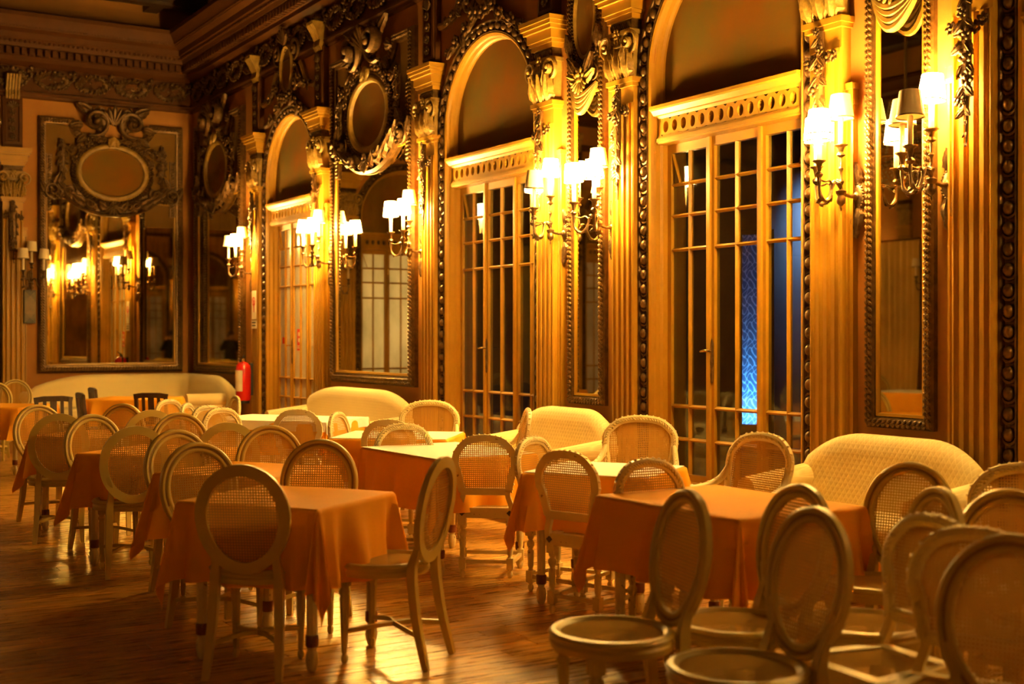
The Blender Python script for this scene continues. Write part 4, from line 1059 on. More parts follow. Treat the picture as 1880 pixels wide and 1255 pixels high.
# ------------------------------------------------------------------ seating
for c_ in (
    ('R', -1.18, 5.45, 5, 'cream oval-back chair seen from behind at the front of the nearest left orange table'),
    ('R', -1.66, 6.6, 143, 'cream oval-back chair at the far left corner of the nearest left orange table'),
    ('R', -1.04, 6.8, 185, 'cream oval-back chair facing the viewer across the nearest left orange table'),
    ('R', -0.32, 5.80, -72, 'cream oval-back chair seen from the side, right of the nearest left orange table'),
    ('R', -2.02, 7.53, 140, 'cream oval-back chair left of the second left table, behind the front corner chair'),
    ('R', -1.53, 7.91, 163, 'cream oval-back chair with reddish cane at the far side of the second left table'),
    ('R', -1.85, 8.16, -20, 'cream oval-back chair showing its plain back, left of the chair with reddish cane'),
    ('R', -2.35, 7.82, -24, 'cream oval-back chair seen from behind at the third left table, its whole seat in view'),
    ('R', -2.45, 9.23, 157, 'cream oval-back chair facing the viewer at the far side of the third left table'),
    ('R', -2.76, 9.58, -30, 'cream oval-back chair whose upper rim peeks out behind the third left table'),
    ('R', -3.03, 9.04, 142, 'cream oval-back chair facing the viewer at the left of the third left table'),
    ('R', -3.3, 9.12, -18, 'scuffed cream oval-back chair with chipped paint at the fourth left table'),
    ('R', -3.92, 10.35, 137, 'cream oval-back chair behind the scuffed chair at the fourth left table'),
    ('R', -3.26, 10.5, 190, 'cream oval-back chair with dark cane, in front of the distant orange table'),
    ('R', -6.60, 16.64, 152, 'small distant cream oval-back chair by the far pilaster at the left edge'),
    ('R', -6.45, 15.62, 165, 'distant cream oval-back chair cut off by the left edge of the picture'),
    ('S', -0.17, 7.75, 5, 'worn carved chair seen from behind at the middle white-topped table'),
    ('S', 0.12, 7.6, 125, 'worn carved chair at the far left of the right white-topped table'),
    ('S', 0.28, 6.66, 38, 'worn carved chair with chipped frame at the near left of the right white-topped table'),
    ('S', 0.67, 6.22, 152, 'worn carved chair facing the viewer behind the big front orange table'),
    ('S', -1.42, 10.15, 105, 'narrow edge-on carved chair at the left of the white-topped table by the long sofa'),
    ('S', -0.91, 9.2, 8, 'carved chair with shadowed back at the near side of the table by the long sofa'),
    ('S', -0.76, 8.79, 172, 'carved chair facing the viewer at the far side of the middle white-topped table'),
    ('A', 0.13, 9.7, -95, 'carved armchair seen edge-on in front of the middle glazed door'),
    ('S', -3.35, 12.2, 118, 'distant carved chair left of the large white cloth table, leftmost of that table'),
    ('S', -2.99, 11.50, 95, 'distant carved chair seen edge-on left of the large white cloth table'),
    ('S', -2.71, 11.13, 125, 'distant carved chair at the left of the large white cloth table, third from left'),
    ('S', -2.5, 10.75, 130, 'distant carved chair at the near left of the large white cloth table'),
    ('S', -2.84, 12.90, -118, 'distant carved chair below the red fire extinguisher'),
    ('S', -1.8, 10.5, 0, 'carved chair seen from behind at the near side of the large white cloth table'),
    ('A', -0.72, 11.00, 188, 'carved cane armchair facing the viewer at the right end of the long sofa'),
    ('A', 0.91, 8.85, 196, 'carved cane armchair facing the viewer beside the blue-lit door'),
    ('A', 1.45, 7.23, -122, 'carved cane armchair turned left with blue light showing through its back'),
    ('R', 0.64, 4.55, -109, 'blurred cream oval-back chair seen from the side, leftmost of the stored chairs'),
    ('R', 1.09, 4.72, -115, 'stored oval-back chair just behind the larger blurred one, centre right'),
    ('R', 0.99, 4.08, -113, 'large blurred oval-back chair with round cane seat at the bottom right'),
    ('R', 1.77, 5.55, -138, 'stored oval-back chair facing the viewer in front of the nearest sofa'),
    ('R', 1.58, 4.63, -100, 'stored oval-back chair seen edge-on with a bright rim, in front of the nearest sofa'),
    ('S', 1.43, 4.25, -118, 'stored shield-back chair with dark reddish cane at the right'),
    ('S', 1.47, 3.97, -148, 'stored shield-back chair with a carved top at the right edge, second from the corner'),
    ('R', 1.41, 3.51, -140, 'nearest blurred oval-back chair in the bottom right corner'),
    ('R', 1.81, 4.57, 180, 'stored oval-back chair facing the viewer at the right edge'),
    ('A', 2.28, 5.50, -165, 'carved armchair cut off by the right edge above the stored chairs'),
    ('D', -4.99, 13.63, 150, 'dark wooden slat chair half hidden behind the fourth left table'),
    ('D', -5.0, 14.5, 60, 'dark wooden slat chair left of the distant orange table, left one of the pair'),
    ('D', -5.36, 16.0, 60, 'dark wooden slat chair left of the distant orange table, right one of the pair'),
    ('D', -4.16, 14.43, 5, 'dark wooden slat chair seen from behind at the distant orange table'),
): chair(*c_)
# chairs only met in the mirrors, on the far side of the room
for k_, x_, y_, a_, l_ in (('D', -0.9, 11.1, 10, 'dark slat chair mirrored at the table across the room'), ('R', -2.2, 13.0, 200, 'pale oval-back chair mirrored at the table across the room, left one'), ('R', -1.5, 13.1, 180, 'pale oval-back chair mirrored at the table across the room, right one')):
    P_ = PROTO[k_]; o_ = copy_tree(P_['root'], P_['tree']); o_.location = (x_, y_, 0); o_.rotation_euler = (0, 0, R(a_)); tag(o_, l_, 'chair', GROUP[k_][1])

# ------------------------------------------------------------------ tables and cloths
def table(lat, dep, sx, sy, ang, label, clabel, over=0.30, topper=None, seed=0, h=0.74):
    """ang: direction of the long side against the line across the view"""
    x, y = plan(lat, dep); a = R(ang) - YAW; rr = random.Random(seed)
    root = tag(empty('dining_table', (x, y, 0), a), label, 'table', 'dining tables')
    MB().box(-sx / 2, sx / 2, -sy / 2, sy / 2, h - 0.03, h).build('table_top', 'chair_worn', root, smooth=0)
    e = 0.07
    ap = MB()
    for k in (-1, 1):
        ap.box(-sx / 2 + e, sx / 2 - e, k * (sy / 2 - e) - 0.01, k * (sy / 2 - e) + 0.01, h - 0.12, h - 0.031); ap.box(k * (sx / 2 - e) - 0.01, k * (sx / 2 - e) + 0.01, -sy / 2 + e + 0.011, sy / 2 - e - 0.011, h - 0.12, h - 0.031)
    ap.build('apron', 'chair_worn', root, smooth=0)
    for kx in (-1, 1):
        for ky in (-1, 1):
            X, Y = kx * (sx / 2 - e), ky * (sy / 2 - e)
            lg = MB().lathe([(0.014, 0), (0.022, 0.012), (0.030, 0.05), (0.026, 0.085), (0.018, 0.10), (0.026, 0.115)], 12, (X, Y, 0)); lg.lathe([(0.024, 0.165), (0.030, 0.60), (0.022, 0.61), (0.032, 0.63), (0.032, h - 0.031)], 16, (X, Y, 0), flute=0.1)
            l_ = lg.build('leg', 'chair_worn', root, smooth=50)
            MB().lathe([(0.027, 0.113), (0.030, 0.12), (0.030, 0.16), (0.026, 0.167)], 14, (X, Y, 0)).build('leg_band', 'table_ring', l_)
    # cloth
    def drape(name, mt, o, z0, lab, thick, amp):
        N_ = 26; hx, hy = sx / 2 + 0.006, sy / 2 + 0.006
        xs = sorted(set([-hx - o + o * i / N_ for i in range(N_ + 1)] + [-hx + 2 * hx * i / 24 for i in range(25)] + [hx + o * i / N_ for i in range(N_ + 1)]))
        ys = sorted(set([-hy - o + o * i / N_ for i in range(N_ + 1)] + [-hy + 2 * hy * i / 24 for i in range(25)] + [hy + o * i / N_ for i in range(N_ + 1)]))
        ph = [rr.uniform(0, 6.28) for _ in range(8)]; vs = []
        for py in ys:
            for px in xs:
                qx = max(-hx, min(hx, px)); qy = max(-hy, min(hy, py)); dx, dy = px - qx, py - qy; L_ = math.hypot(dx, dy)
                if L_ < 1e-9: vs.append((px, py, z0 + 0.0008 * math.sin(px * 9 + ph[0]) * math.sin(py * 8 + ph[1]))); continue
                if dx and dy:
                    f = math.atan2(abs(dy), abs(dx)); s2 = math.sin(2 * f)
                    al = 0.08 + 0.17 * s2 ** 1.5 + 0.10 * math.sin(8 * f + ph[2]) * s2
                    fl_ = L_ * math.sin(al) + 0.012; cs, sn = math.copysign(math.cos(f), dx), math.copysign(math.sin(f), dy)
                    # the corner gathers into a pointed fold
                    vs.append((qx + cs * fl_ * (1 - 0.15 * s2), qy + sn * fl_ * (1 - 0.15 * s2), z0 - L_ * math.cos(al) + 0.004))
                else:
                    t = py if dx else px; hw = hy if dx else hx; e_ = abs(t) / hw
                    wv = amp * L_ * (math.sin(t * 17 + ph[3]) * 0.5 + math.sin(t * 29 + ph[4]) * 0.3) + 0.30 * L_ * math.sin((hw - abs(t)) * 38 + ph[5]) * math.exp(-((hw - abs(t)) / 0.10) ** 2) * min(1, (hw - abs(t)) / 0.03)
                    fl_ = 0.012 + L_ * 0.10 + wv
                    sx_, sy_ = (math.copysign(1, dx) if dx else 0), (math.copysign(1, dy) if dy else 0)
                    vs.append((qx + sx_ * fl_, qy + sy_ * fl_, z0 + 0.004 - L_ * 0.99))
        nx = len(xs); fs = [(j * nx + i, j * nx + i + 1, (j + 1) * nx + i + 1, (j + 1) * nx + i) for j in range(len(ys) - 1) for i in range(nx - 1)]
        ob = MB().add(vs, fs).build(name, mt, None, (x, y, 0), (0, 0, a), 80)
        tag(ob, lab, 'tablecloth', 'table linen'); return ob
    drape('tablecloth', 'cloth_orange', over, h + 0.004, clabel, 0.002, 0.20)
    if topper:
        tp = MB().box(-sx / 2 - 0.004, sx / 2 + 0.004, -sy / 2 - 0.004, sy / 2 + 0.004, h + 0.0052, h + 0.0092) if not isinstance(topper, tuple) else None
        if tp is not None: tag(tp.build('table_topper', 'cloth_white', None, (x, y, 0), (0, 0, a), 0), topper, 'tablecloth', 'white toppers')
        else:
            drape('table_topper', 'cloth_white', topper[1], h + 0.012, topper[0], 0.002, 0.05)
table(-1.07, 6.00, 0.74, 0.68, -23, 'square table under orange cloth, nearest on the left', 'orange cloth with long hanging corners on the nearest left table', 0.37, seed=1)
table(-1.52, 7.22, 0.74, 0.70, -23, 'square table under orange cloth, second from the front on the left', 'orange cloth on the second left table, corner hanging beside the front chair', 0.36, seed=2)
table(-2.38, 8.46, 0.74, 0.72, -20, 'square table under orange cloth, third from the front on the left', 'orange cloth with folded corner on the third left table', 0.36, seed=3)
table(-3.25, 9.92, 0.74, 0.72, -20, 'square table under orange cloth beside the scuffed chair, fourth on the left', 'orange cloth on the fourth left table beside the scuffed chair', 0.33, seed=4)
table(-5.80, 14.1, 1.0, 0.8, -10, 'table under orange cloth at the left edge of the picture', 'orange cloth on the table at the left edge', 0.36, seed=5)
table(-4.75, 15.8, 0.95, 0.75, -5, 'distant table under orange cloth in front of the corner sofa', 'orange cloth on the distant table before the corner sofa', 0.34, seed=6)
table(-2.10, 11.7, 1.25, 0.8, -20, 'large table under white cloth near the fire extinguisher', 'orange cloth under white linen on the large table near the fire extinguisher', 0.30, ('white linen cloth with short overhang on the large table near the fire extinguisher', 0.09), seed=7)
table(-0.88, 9.72, 0.88, 0.74, -8, 'white-topped table in front of the long sofa', 'orange cloth on the table in front of the long sofa', 0.33, 'white topper on the table in front of the long sofa', seed=8)
table(-0.44, 8.42, 1.02, 0.74, -57, 'white-topped table in the middle, behind the worn carved chair', 'orange cloth on the middle table behind the worn carved chair', 0.34, 'white topper on the middle table behind the worn carved chair', seed=9)
table(0.54, 7.20, 0.72, 0.68, -24, 'white-topped table before the middle sofa, right of centre', 'orange cloth with crumpled left corner on the right white-topped table', 0.32, 'white topper on the table before the middle sofa', seed=10)
table(1.00, 5.84, 0.98, 0.74, -57.5, 'big table under plain orange cloth at the front right of centre', 'plain orange cloth with deep folds on the big front table', 0.35, seed=11)
x_, y_ = -1.7, 12.1
table(x_ * FY - y_ * FX, x_ * FX + y_ * FY, 0.9, 0.9, 20, 'table across the room met only in the narrow mirror', 'orange cloth on the table across the room', 0.32, 'white topper on the table across the room', seed=12)

# ------------------------------------------------------------------ sofas (backs to the wall, sitter looks along -Y of the wall frame)
def sofa_section(h, th=0.0):
    return [(-0.06, 0.30), (-0.045, h - 0.10), (-0.055, h - 0.03), (-0.09, h), (-0.14, h - 0.005), (-0.175, h - 0.05), (-0.185, h - 0.12), (-0.20, h - 0.28), (-0.235, 0.44), (-0.24, 0.30)]
def loft(mb, rings):
    n = len(rings[0]); vs = [p for r_ in rings for p in r_]
    fs = [(i * n + k, (i + 1) * n + k, (i + 1) * n + (k + 1) % n, i * n + (k + 1) % n) for i in range(len(rings) - 1) for k in range(n)]
    fs += [tuple(range(n)), tuple((len(rings) - 1) * n + k for k in range(n))[::-1]]
    return mb.add(vs, fs)
def rounded_box(mb, x0, x1, y0, y1, z0, z1, r=0.05):
    rings = []
    for z, k in ((z0, r * 0.6), (z0 + r * 0.5, r * 0.1), (z0 + r, 0), (z1 - r, 0), (z1 - r * 0.4, r * 0.15), (z1 - r * 0.1, r * 0.5), (z1, r * 1.3)):
        ring = []
        for cx, cy, a0 in ((x1, y1, 0), (x0, y1, 90), (x0, y0, 180), (x1, y0, 270)):
            for q in range(0, 91, 18):
                a = R(a0 + q); sxg = -1 if cx == x1 else 1; syg = -1 if cy == y1 else 1
                ring.append((cx + sxg * (r + k) + (r) * math.cos(a), cy + syg * (r + k) + r * math.sin(a), z))
        rings.append(ring)
    return loft(mb, rings)
def sofa(side, s, L_, label, h=0.92, camel=0.20, out=0.08):
    root = tag(empty('sofa', on_wall(side, s, 0, out), WALLS[side][1]), label, 'sofa', 'cream upholstered sofas')
    hl = L_ / 2; rings = []; n = 30
    for i in range(n + 1):
        t = -1 + 2 * i / n; e = abs(t)
        hh = h - camel * max(0, (e - 0.35) / 0.65) ** 2.2
        k = 1.0 if e < 0.93 else max(0.25, math.sqrt(max(0.0, 1 - ((e - 0.93) / 0.075) ** 2)))
        ys = -0.02 - 0.05 * e ** 3
        cy, cz = -0.14, 0.45
        rings.append([(t * hl, (cy + (y - cy) * k) + ys, cz + (z - cz) * (k if z > cz else 1)) for y, z in sofa_section(hh)])
    loft(MB(), rings).build('backrest', 'sofa_fabric', root, smooth=60)
    for k in (-1, 1):
        # scrolled arm: roll on top of a panel
        rg = []
        for j in range(9):
            t = j / 8; y = -0.16 - 0.58 * t; z = 0.70 - 0.06 * t; rr_ = 0.085 - 0.008 * t
            rg.append([(k * (hl - 0.07) + rr_ * math.cos(a) * 1.05 + k * 0.02, y, z - 0.09 + rr_ * math.sin(a)) for a in [2 * math.pi * q / 16 for q in range(16)]])
        loft(MB(), rg).build('arm_roll', 'sofa_fabric', root, smooth=60)
        rounded_box(MB(), min(k * (hl - 0.11), k * (hl - 0.03)), max(k * (hl - 0.11), k * (hl - 0.03)), -0.72, -0.14, 0.14, 0.60, 0.03).build('arm_panel', 'sofa_fabric', root, smooth=60)
        for y in (-0.68, -0.14): MB().lathe([(0.016, 0), (0.024, 0.03), (0.028, 0.15)], 10, (k * (hl - 0.09), y, 0)).build('leg', 'chair_worn', root)
    rounded_box(MB(), -hl + 0.12, hl - 0.12, -0.74, -0.20, 0.14, 0.32, 0.03).build('base', 'sofa_fabric', root, smooth=60)
    nc = 1 if L_ < 1.8 else 2; cw = (L_ - 0.26) / nc
    for q in range(nc): rounded_box(MB(), -hl + 0.13 + q * cw, -hl + 0.13 + (q + 1) * cw - 0.006, -0.77, -0.24, 0.325, 0.46, 0.055).build('seat_cushion', 'sofa_seat', root, smooth=60)
    return root
sofa('right', -13.05, 2.75, 'long plain cream sofa under the big mirror', 0.93, 0.16)
sofa('right', -8.82, 1.42, 'cream quilted loveseat under the middle narrow mirror', 0.91, 0.20)
sofa('right', -5.28, 1.42, 'cream quilted loveseat with rounded back under the nearest narrow mirror', 0.90, 0.20)
# corner banquette
cb = tag(empty('corner_sofa', (XW, YB, 0)), 'long cream corner sofa wrapping the far corner of the room', 'sofa', 'cream upholstered sofas')
path_pts = []
for i in range(13): path_pts.append((-2.62 + i * 0.175, -0.12, 0, 1))
for i in range(1, 8): a = R(90 - i * 90 / 8); path_pts.append((-0.52 + 0.40 * math.cos(a), -0.52 + 0.40 * math.sin(a), math.cos(a), math.sin(a)))
for i in range(14): path_pts.append((-0.12, -0.52 - i * 0.15, 1, 0))
def bq_rings(seg, h0):
    rg = []
    for (i, (x, y, nx, ny)) in seg:
        e = min(i, len(path_pts) - 1 - i); hh = h0 - (0.24 * (1 - e / 6) ** 2 if e < 6 else 0)
        k = 1.0 if e > 0 else 0.7
        rg.append([(x + nx * (q + 0.08) * 1.0, y + ny * (q + 0.08), (0.45 + (z - 0.45) * k) if z > 0.45 else z) for q, z in sofa_section(hh)])
    return rg
en = list(enumerate(path_pts))
for a, b in ((0, 9), (8, 21), (20, len(en))): loft(MB(), bq_rings(en[a:b], 0.94)).build('backrest', 'sofa_seat', cb, smooth=60)
rounded_box(MB(), -2.55, -0.30, -0.85, -0.33, 0.30, 0.46, 0.05).build('seat_cushion', 'sofa_seat', cb, smooth=60)
rounded_box(MB(), -0.85, -0.33, -2.42, -0.86, 0.30, 0.46, 0.05).build('seat_cushion', 'sofa_seat', cb, smooth=60)
rounded_box(MB(), -2.55, -0.30, -0.83, -0.20, 0.10, 0.30, 0.03).build('base', 'sofa_seat', cb, smooth=60)
rounded_box(MB(), -0.83, -0.30, -2.40, -0.84, 0.10, 0.30, 0.03).build('base', 'sofa_seat', cb, smooth=60)
for x, y in ((-2.62, -0.30), (-0.30, -2.45)):
    rg = []
    for j in range(9):
        t = j / 8; d = 0.56 * t
        cx, cy = (x, y - d) if x < -1 else (x - d, y)
        rg.append([(cx + (0.09 * math.cos(a) if x < -1 else 0), cy + (0.09 * math.cos(a) if x > -1 else 0), 0.62 + 0.09 * math.sin(a)) for a in [2 * math.pi * q / 14 for q in range(14)]])
    loft(MB(), rg).build('arm_roll', 'sofa_seat', cb, smooth=60)
    if x < -1: rounded_box(MB(), x - 0.05, x + 0.05, y - 0.54, y, 0.10, 0.58, 0.03).build('arm_panel', 'sofa_seat', cb)
    else: rounded_box(MB(), x - 0.54, x, y - 0.05, y + 0.05, 0.10, 0.58, 0.03).build('arm_panel', 'sofa_seat', cb)
for x, y in ((-2.5, -0.78), (-2.5, -0.3), (-0.8, -2.35), (-0.3, -2.35), (-0.8, -0.8)): MB().lathe([(0.016, 0), (0.028, 0.11)], 10, (x, y, 0)).build('leg', 'dark_wood', cb)

# ------------------------------------------------------------------ fire extinguisher, signs, speaker
fe = tag(empty('fire_extinguisher', on_wall('right', -16.84, 0, 0.24), WALLS['right'][1]), 'red fire extinguisher with white label on the far pilaster', 'extinguisher')
MB().lathe([(0.0, 0.62), (0.10, 0.63), (0.107, 0.66), (0.107, 1.06), (0.098, 1.12), (0.06, 1.155), (0.025, 1.17), (0.0, 1.17)], 24).build('cylinder', 'red_metal', fe)
MB().lathe([(0.0, 0.585), (0.09, 0.59), (0.095, 0.63), (0.0, 0.632)], 20).build('base_ring', 'black_rubber', fe)
MB().lathe([(0.022, 1.165), (0.025, 1.19), (0.02, 1.22), (0.0, 1.225)], 12).build('valve', 'brass', fe)
MB().tube([(0, 0, 1.21), (0.05, -0.02, 1.235), (0.11, -0.03, 1.25)], 0.010, 6).build('handle_lever', 'black_rubber', fe)
MB().tube(catmull([(-0.02, 0, 1.20), (-0.10, 0, 1.18), (-0.115, 0, 1.05), (-0.108, 0, 0.80)], 5), 0.011, 7).build('hose', 'black_rubber', fe)
MB().add([(0.1085 * math.cos(R(a)), 0.1085 * math.sin(R(a)), z) for z in (0.76, 1.05) for a in range(-125, -24, 10)], [(i, i + 1, 12 + i, 11 + i) for i in range(10)]).build('label', 'label_paper', fe)
MB().box(-0.04, 0.04, 0.09, 0.13, 0.70, 1.15).build('wall_bracket', 'black_rubber', fe, smooth=0)
sg = tag(empty('safety_sign', on_wall('right', -16.80, 1.66, 0.098), WALLS['right'][1]), 'white sign with red ring and lines of print above the fire extinguisher', 'sign')
MB().box(-0.085, 0.085, -0.002, 0.004, 0.10, 0.50).build('sign_board', 'label_paper', sg, smooth=0)
MB().sweep(ellipse(0, 0.35, 0.055, 0.055, 24), [(-0.006, 0), (-0.006, -0.004), (0.006, -0.004), (0.006, 0)], True, y0=-0.002).build('red_ring', 'red_print', sg)
MB().prism([(-0.012, 0.20), (0.012, 0.20), (0.02, 0.36), (0.0, 0.38), (-0.02, 0.36)], -0.004, -0.001).build('pictogram', 'red_print', sg, smooth=0)
MB().box(-0.095, 0.095, -0.002, 0.004, -0.03, 0.085).build('text_board', 'label_paper', sg, smooth=0)
for q in range(2): MB().box(-0.07, 0.07, -0.004, -0.001, 0.005 + q * 0.04, 0.022 + q * 0.04).build('text_line', 'black_rubber', sg, smooth=0)
ns = tag(empty('door_notice', on_wall('right', -15.67, 0, -YD + 0.004), WALLS['right'][1]), 'red notice with white discs stuck on the far frosted door', 'sign')
MB().box(-0.13, -0.03, -0.006, -0.002, 1.33, 1.62).build('notice_sheet', 'red_print', ns, smooth=0)
for z in (1.55, 1.47): MB().prism(ellipse(-0.065, z, 0.026, 0.030, 18), -0.008, -0.0055).build('white_disc', 'label_paper', ns, smooth=0)
for z in (1.385, 1.36): MB().box(-0.115, -0.045, -0.008, -0.0055, z, z + 0.012).build('text_line', 'label_paper', ns, smooth=0)
for x0, z0, lb in ((-0.66, 1.42, 'small red sticker on the left pane of the far frosted door'), (0.36, 1.40, 'small pale sticker with red mark on the right pane of the far frosted door')):
    st = tag(MB().box(x0, x0 + 0.10, -0.006, -0.002, z0, z0 + 0.09).build('door_sticker', 'red_print' if x0 < 0 else 'label_paper', None, on_wall('right', -15.67, 0, -YD + 0.004), (0, 0, WALLS['right'][1]), 0), lb, 'sticker')
sp = tag(empty('wall_speaker', on_wall('back', 3.69, 1.72, 0.0), 0), 'black wall loudspeaker with wire mesh front below the unlit sconce', 'speaker')
MB().box(-0.085, 0.085, -0.10, -0.001, 0, 0.50).build('cabinet', 'black_rubber', sp, smooth=0)
gm = MB()
for i in range(-9, 20):
    x0 = -0.075 + i * 0.0; z = 0.02 + i * 0.03
    for k in (-1, 1):
        xa, za, xb, zb = -0.075 * k, z, 0.075 * k, z + 0.15
        if za < 0.015 or zb > 0.485: continue
        gm.tube([(xa, -0.106, za), (xb, -0.106, zb)], 0.0025, 4)
gm.build('grille', 'bronze', sp, smooth=0)

# ------------------------------------------------------------------ things met in the mirrors: chandelier, curtains, standing person
ch = tag(empty('chandelier', (-0.2, 10.9, 0)), 'crystal chandelier hanging in the middle of the room, seen in the narrow mirror', 'chandelier')
MB().tube([(0, 0, 6.9), (0, 0, 4.6)], 0.02, 6).build('chain', 'brass', ch)
MB().lathe([(0.0, 4.6), (0.05, 4.58), (0.03, 4.3), (0.09, 4.1), (0.03, 3.9), (0.06, 3.6), (0.0, 3.45)], 12).build('stem', 'brass', ch)
for r_, z_ in ((0.55, 3.75), (0.36, 4.15), (0.2, 4.5)):
    MB().tube([(r_ * math.cos(R(a)), r_ * math.sin(R(a)), z_) for a in range(0, 360, 15)], 0.015, 6, closed=True).build('ring', 'brass', ch)
cry = MB(); rr = random.Random(5)
for r_, z_, n_, q_ in ((0.55, 3.75, 48, 9), (0.36, 4.15, 30, 10), (0.2, 4.5, 20, 9)):
    for i in range(n_):
        a = 2 * math.pi * i / n_
        for j in range(q_):
            k = 1 - 0.75 * (j / q_) ** 1.6 if r_ > 0.5 else 1 + 0.45 * (j / q_)
            cry.sphere((r_ * k * math.cos(a), r_ * k * math.sin(a), z_ - 0.035 - j * 0.04), (0.011, 0.011, 0.016), 4, 3)
tag(cry.build('crystal_strings', 'crystal', ch, smooth=0), kind='stuff')
for i in range(8):
    a = 2 * math.pi * i / 8; X, Y = 0.62 * math.cos(a), 0.62 * math.sin(a)
    MB().tube(catmull([(0.1 * math.cos(a), 0.1 * math.sin(a), 3.8), (0.4 * math.cos(a), 0.4 * math.sin(a), 3.68), (X, Y, 3.86)], 5), 0.012, 6).build('arm', 'brass', ch)
    MB().lathe([(0.04, 3.86), (0.012, 3.87), (0.012, 4.0), (0, 4.04)], 8, (X, Y, 0)).build('candle', 'ivory', ch)
def curtain(side, s, w_, z1, label, seed):
    rr = random.Random(seed); n = 60; vs = []; fs = []
    for i in range(n + 1):
        x = -w_ / 2 + w_ * i / n; y = -0.16 + 0.045 * math.sin(i * 0.95 + rr.uniform(-0.1, 0.1)); 
        for z in (0.03, z1 * 0.5, z1): vs.append((x * (0.85 if z < z1 * 0.4 else 1), y, z))
    for i in range(n):
        for j in range(2): fs.append((i * 3 + j, i * 3 + 3 + j, i * 3 + 4 + j, i * 3 + 1 + j))
    root = tag(empty('curtain', on_wall(side, s), WALLS[side][1]), label, 'curtain', 'golden curtains')
    MB().add(vs, fs).build('drape', 'curtain', root, smooth=80)
    MB().tube([(-w_ / 2 - 0.05, -0.16, z1 + 0.02), (w_ / 2 + 0.05, -0.16, z1 + 0.02)], 0.02, 8).build('curtain_rod', 'brass', root)
curtain('left', 16.3, 1.3, 3.3, 'wide golden curtain across the room mirrored in the narrow mirror', 1)
curtain('left', 18.9, 0.9, 3.2, 'golden curtain across the room near the far corner', 2)
curtain('left', 10.6, 1.0, 3.2, 'golden curtain across the room, nearest the viewer', 3)
curtain('back', -0.1, 0.9, 3.2, 'golden curtain on the far wall left of the picture', 4)

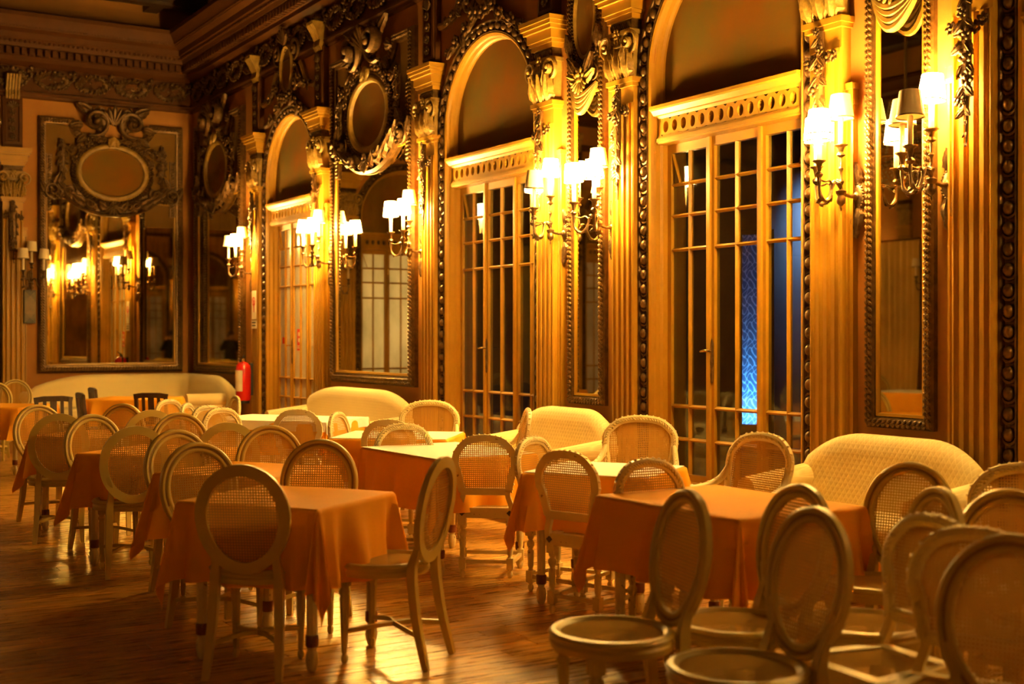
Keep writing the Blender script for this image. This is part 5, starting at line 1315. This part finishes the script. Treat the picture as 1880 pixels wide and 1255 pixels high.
def person():
    root = tag(empty('person', (*plan(0, -1.3), 0), -YAW), 'person in a long dark coat raising a camera, seen in the far mirror', 'person')
    me = bpy.data.meshes.new('body'); 
    J = dict(pel=(0, 0, 0.95), chest=(0, 0, 1.25), neck=(0, 0.0, 1.47), head0=(0, 0.02, 1.56), head1=(0, 0.03, 1.68),
             shl=(-0.19, 0, 1.41), ell=(-0.27, 0.10, 1.18), wrl=(-0.09, 0.27, 1.52), shr=(0.19, 0, 1.41), elr=(0.27, 0.10, 1.18), wrr=(0.09, 0.27, 1.52),
             hpl=(-0.10, 0, 0.90), knl=(-0.11, 0.02, 0.50), anl=(-0.12, -0.02, 0.09), tol=(-0.13, 0.16, 0.04), hpr=(0.10, 0, 0.90), knr=(0.11, 0.02, 0.50), anr=(0.12, -0.02, 0.09), tor=(0.13, 0.16, 0.04))
    rad = dict(pel=.15, chest=.15, neck=.06, head0=.085, head1=.095, shl=.075, ell=.055, wrl=.035, shr=.075, elr=.055, wrr=.035, hpl=.10, knl=.065, anl=.045, tol=.035, hpr=.10, knr=.065, anr=.045, tor=.035)
    E = [('pel', 'chest'), ('chest', 'neck'), ('neck', 'head0'), ('head0', 'head1'), ('chest', 'shl'), ('shl', 'ell'), ('ell', 'wrl'), ('chest', 'shr'), ('shr', 'elr'), ('elr', 'wrr'), ('pel', 'hpl'), ('hpl', 'knl'), ('knl', 'anl'), ('anl', 'tol'), ('pel', 'hpr'), ('hpr', 'knr'), ('knr', 'anr'), ('anr', 'tor')]
    for side in (-1, 1):
        t = 'l' if side < 0 else 'r'
        J['pm' + t] = (side * 0.065, 0.29, 1.58); rad['pm' + t] = 0.032; E.append(('wr' + t, 'pm' + t))
        for q in range(4):
            a, b = 'f%d%s' % (q, t), 'g%d%s' % (q, t)
            J[a] = (side * 0.05, 0.315 + 0.004 * q, 1.56 + 0.024 * q); J[b] = (side * 0.012, 0.325, 1.56 + 0.024 * q); rad[a] = rad[b] = 0.009
            E += [('pm' + t, a), (a, b)]
        J['t' + t] = (side * 0.04, 0.27, 1.53); rad['t' + t] = 0.01; E.append(('pm' + t, 't' + t))
    names = list(J); me.from_pydata([J[n] for n in names], [(names.index(a), names.index(b)) for a, b in E], []); me.update()
    me.materials.append(MATS['skin'])
    o = link('body', me, root)
    md = o.modifiers.new('skin', 'SKIN'); md.use_smooth_shade = True
    if not me.skin_vertices: 
        pass
    for i, n in enumerate(names): me.skin_vertices[0].data[i].radius = (rad[n], rad[n])
    me.skin_vertices[0].data[0].use_root = True
    o.modifiers.new('sub', 'SUBSURF').levels = 1
    # coat and trousers over the body
    ct = MB(); rings = []
    for z, rx, ry in ((0.30, 0.27, 0.21), (0.60, 0.24, 0.19), (0.95, 0.215, 0.17), (1.15, 0.205, 0.165), (1.32, 0.225, 0.16), (1.42, 0.20, 0.13), (1.49, 0.085, 0.08)):
        rings.append([(rx * math.cos(R(a)), ry * math.sin(R(a)), z) for a in range(0, 360, 15)])
    loft(ct, rings)
    for s_ in (-1, 1): ct.tube(catmull([(s_ * 0.17, 0, 1.41), (s_ * 0.285, 0.10, 1.17), (s_ * 0.11, 0.25, 1.48)], 5), [0.095, 0.09, 0.085, 0.085, 0.085, 0.08, 0.075, 0.07, 0.065, 0.06, 0.055], 10)
    ct.build('coat', 'dark_coat', root, smooth=60)
    MB().sphere((0, -0.005, 1.70), (0.105, 0.115, 0.11), 14, 8).build('hair', 'hair_brown', root)
    MB().sphere((0, 0.135, 1.62), (0.014, 0.022, 0.02), 8, 5).build('nose', 'skin', root)
    for s_ in (-1, 1): MB().sphere((s_ * 0.10, 0.03, 1.63), (0.012, 0.022, 0.032), 8, 5).build('ear', 'skin', root)
    for s_ in (-1, 1): MB().tube([(s_ * 0.115, 0.0, 0.10), (s_ * 0.11, 0.02, 0.5), (s_ * 0.10, 0, 0.85)], [0.07, 0.085, 0.11], 12).build('trouser_leg', 'dark_coat', root, smooth=60)
    for s_ in (-1, 1): rounded_box(MB(), s_ * 0.125 - 0.05, s_ * 0.125 + 0.05, -0.08, 0.20, 0.0, 0.10, 0.03).build('shoe', 'black_rubber', root, smooth=60)
    cm = tag(empty('photo_camera', (*plan(0, -1.3), 0), -YAW), 'black photo camera held by the person seen in the far mirror', 'camera')
    MB().box(-0.06, 0.06, 0.27, 0.31, 1.57, 1.65).build('camera_body', 'black_rubber', cm, smooth=0)
    MB().lathe([(0.035, 0), (0.036, 0.08), (0.03, 0.085), (0.0, 0.08)], 16).build('lens', 'black_rubber', cm, (0, 0.31, 1.61), (R(-90), 0, 0))
    root.scale = cm.scale = (0.97, 0.97, 0.97)
person()
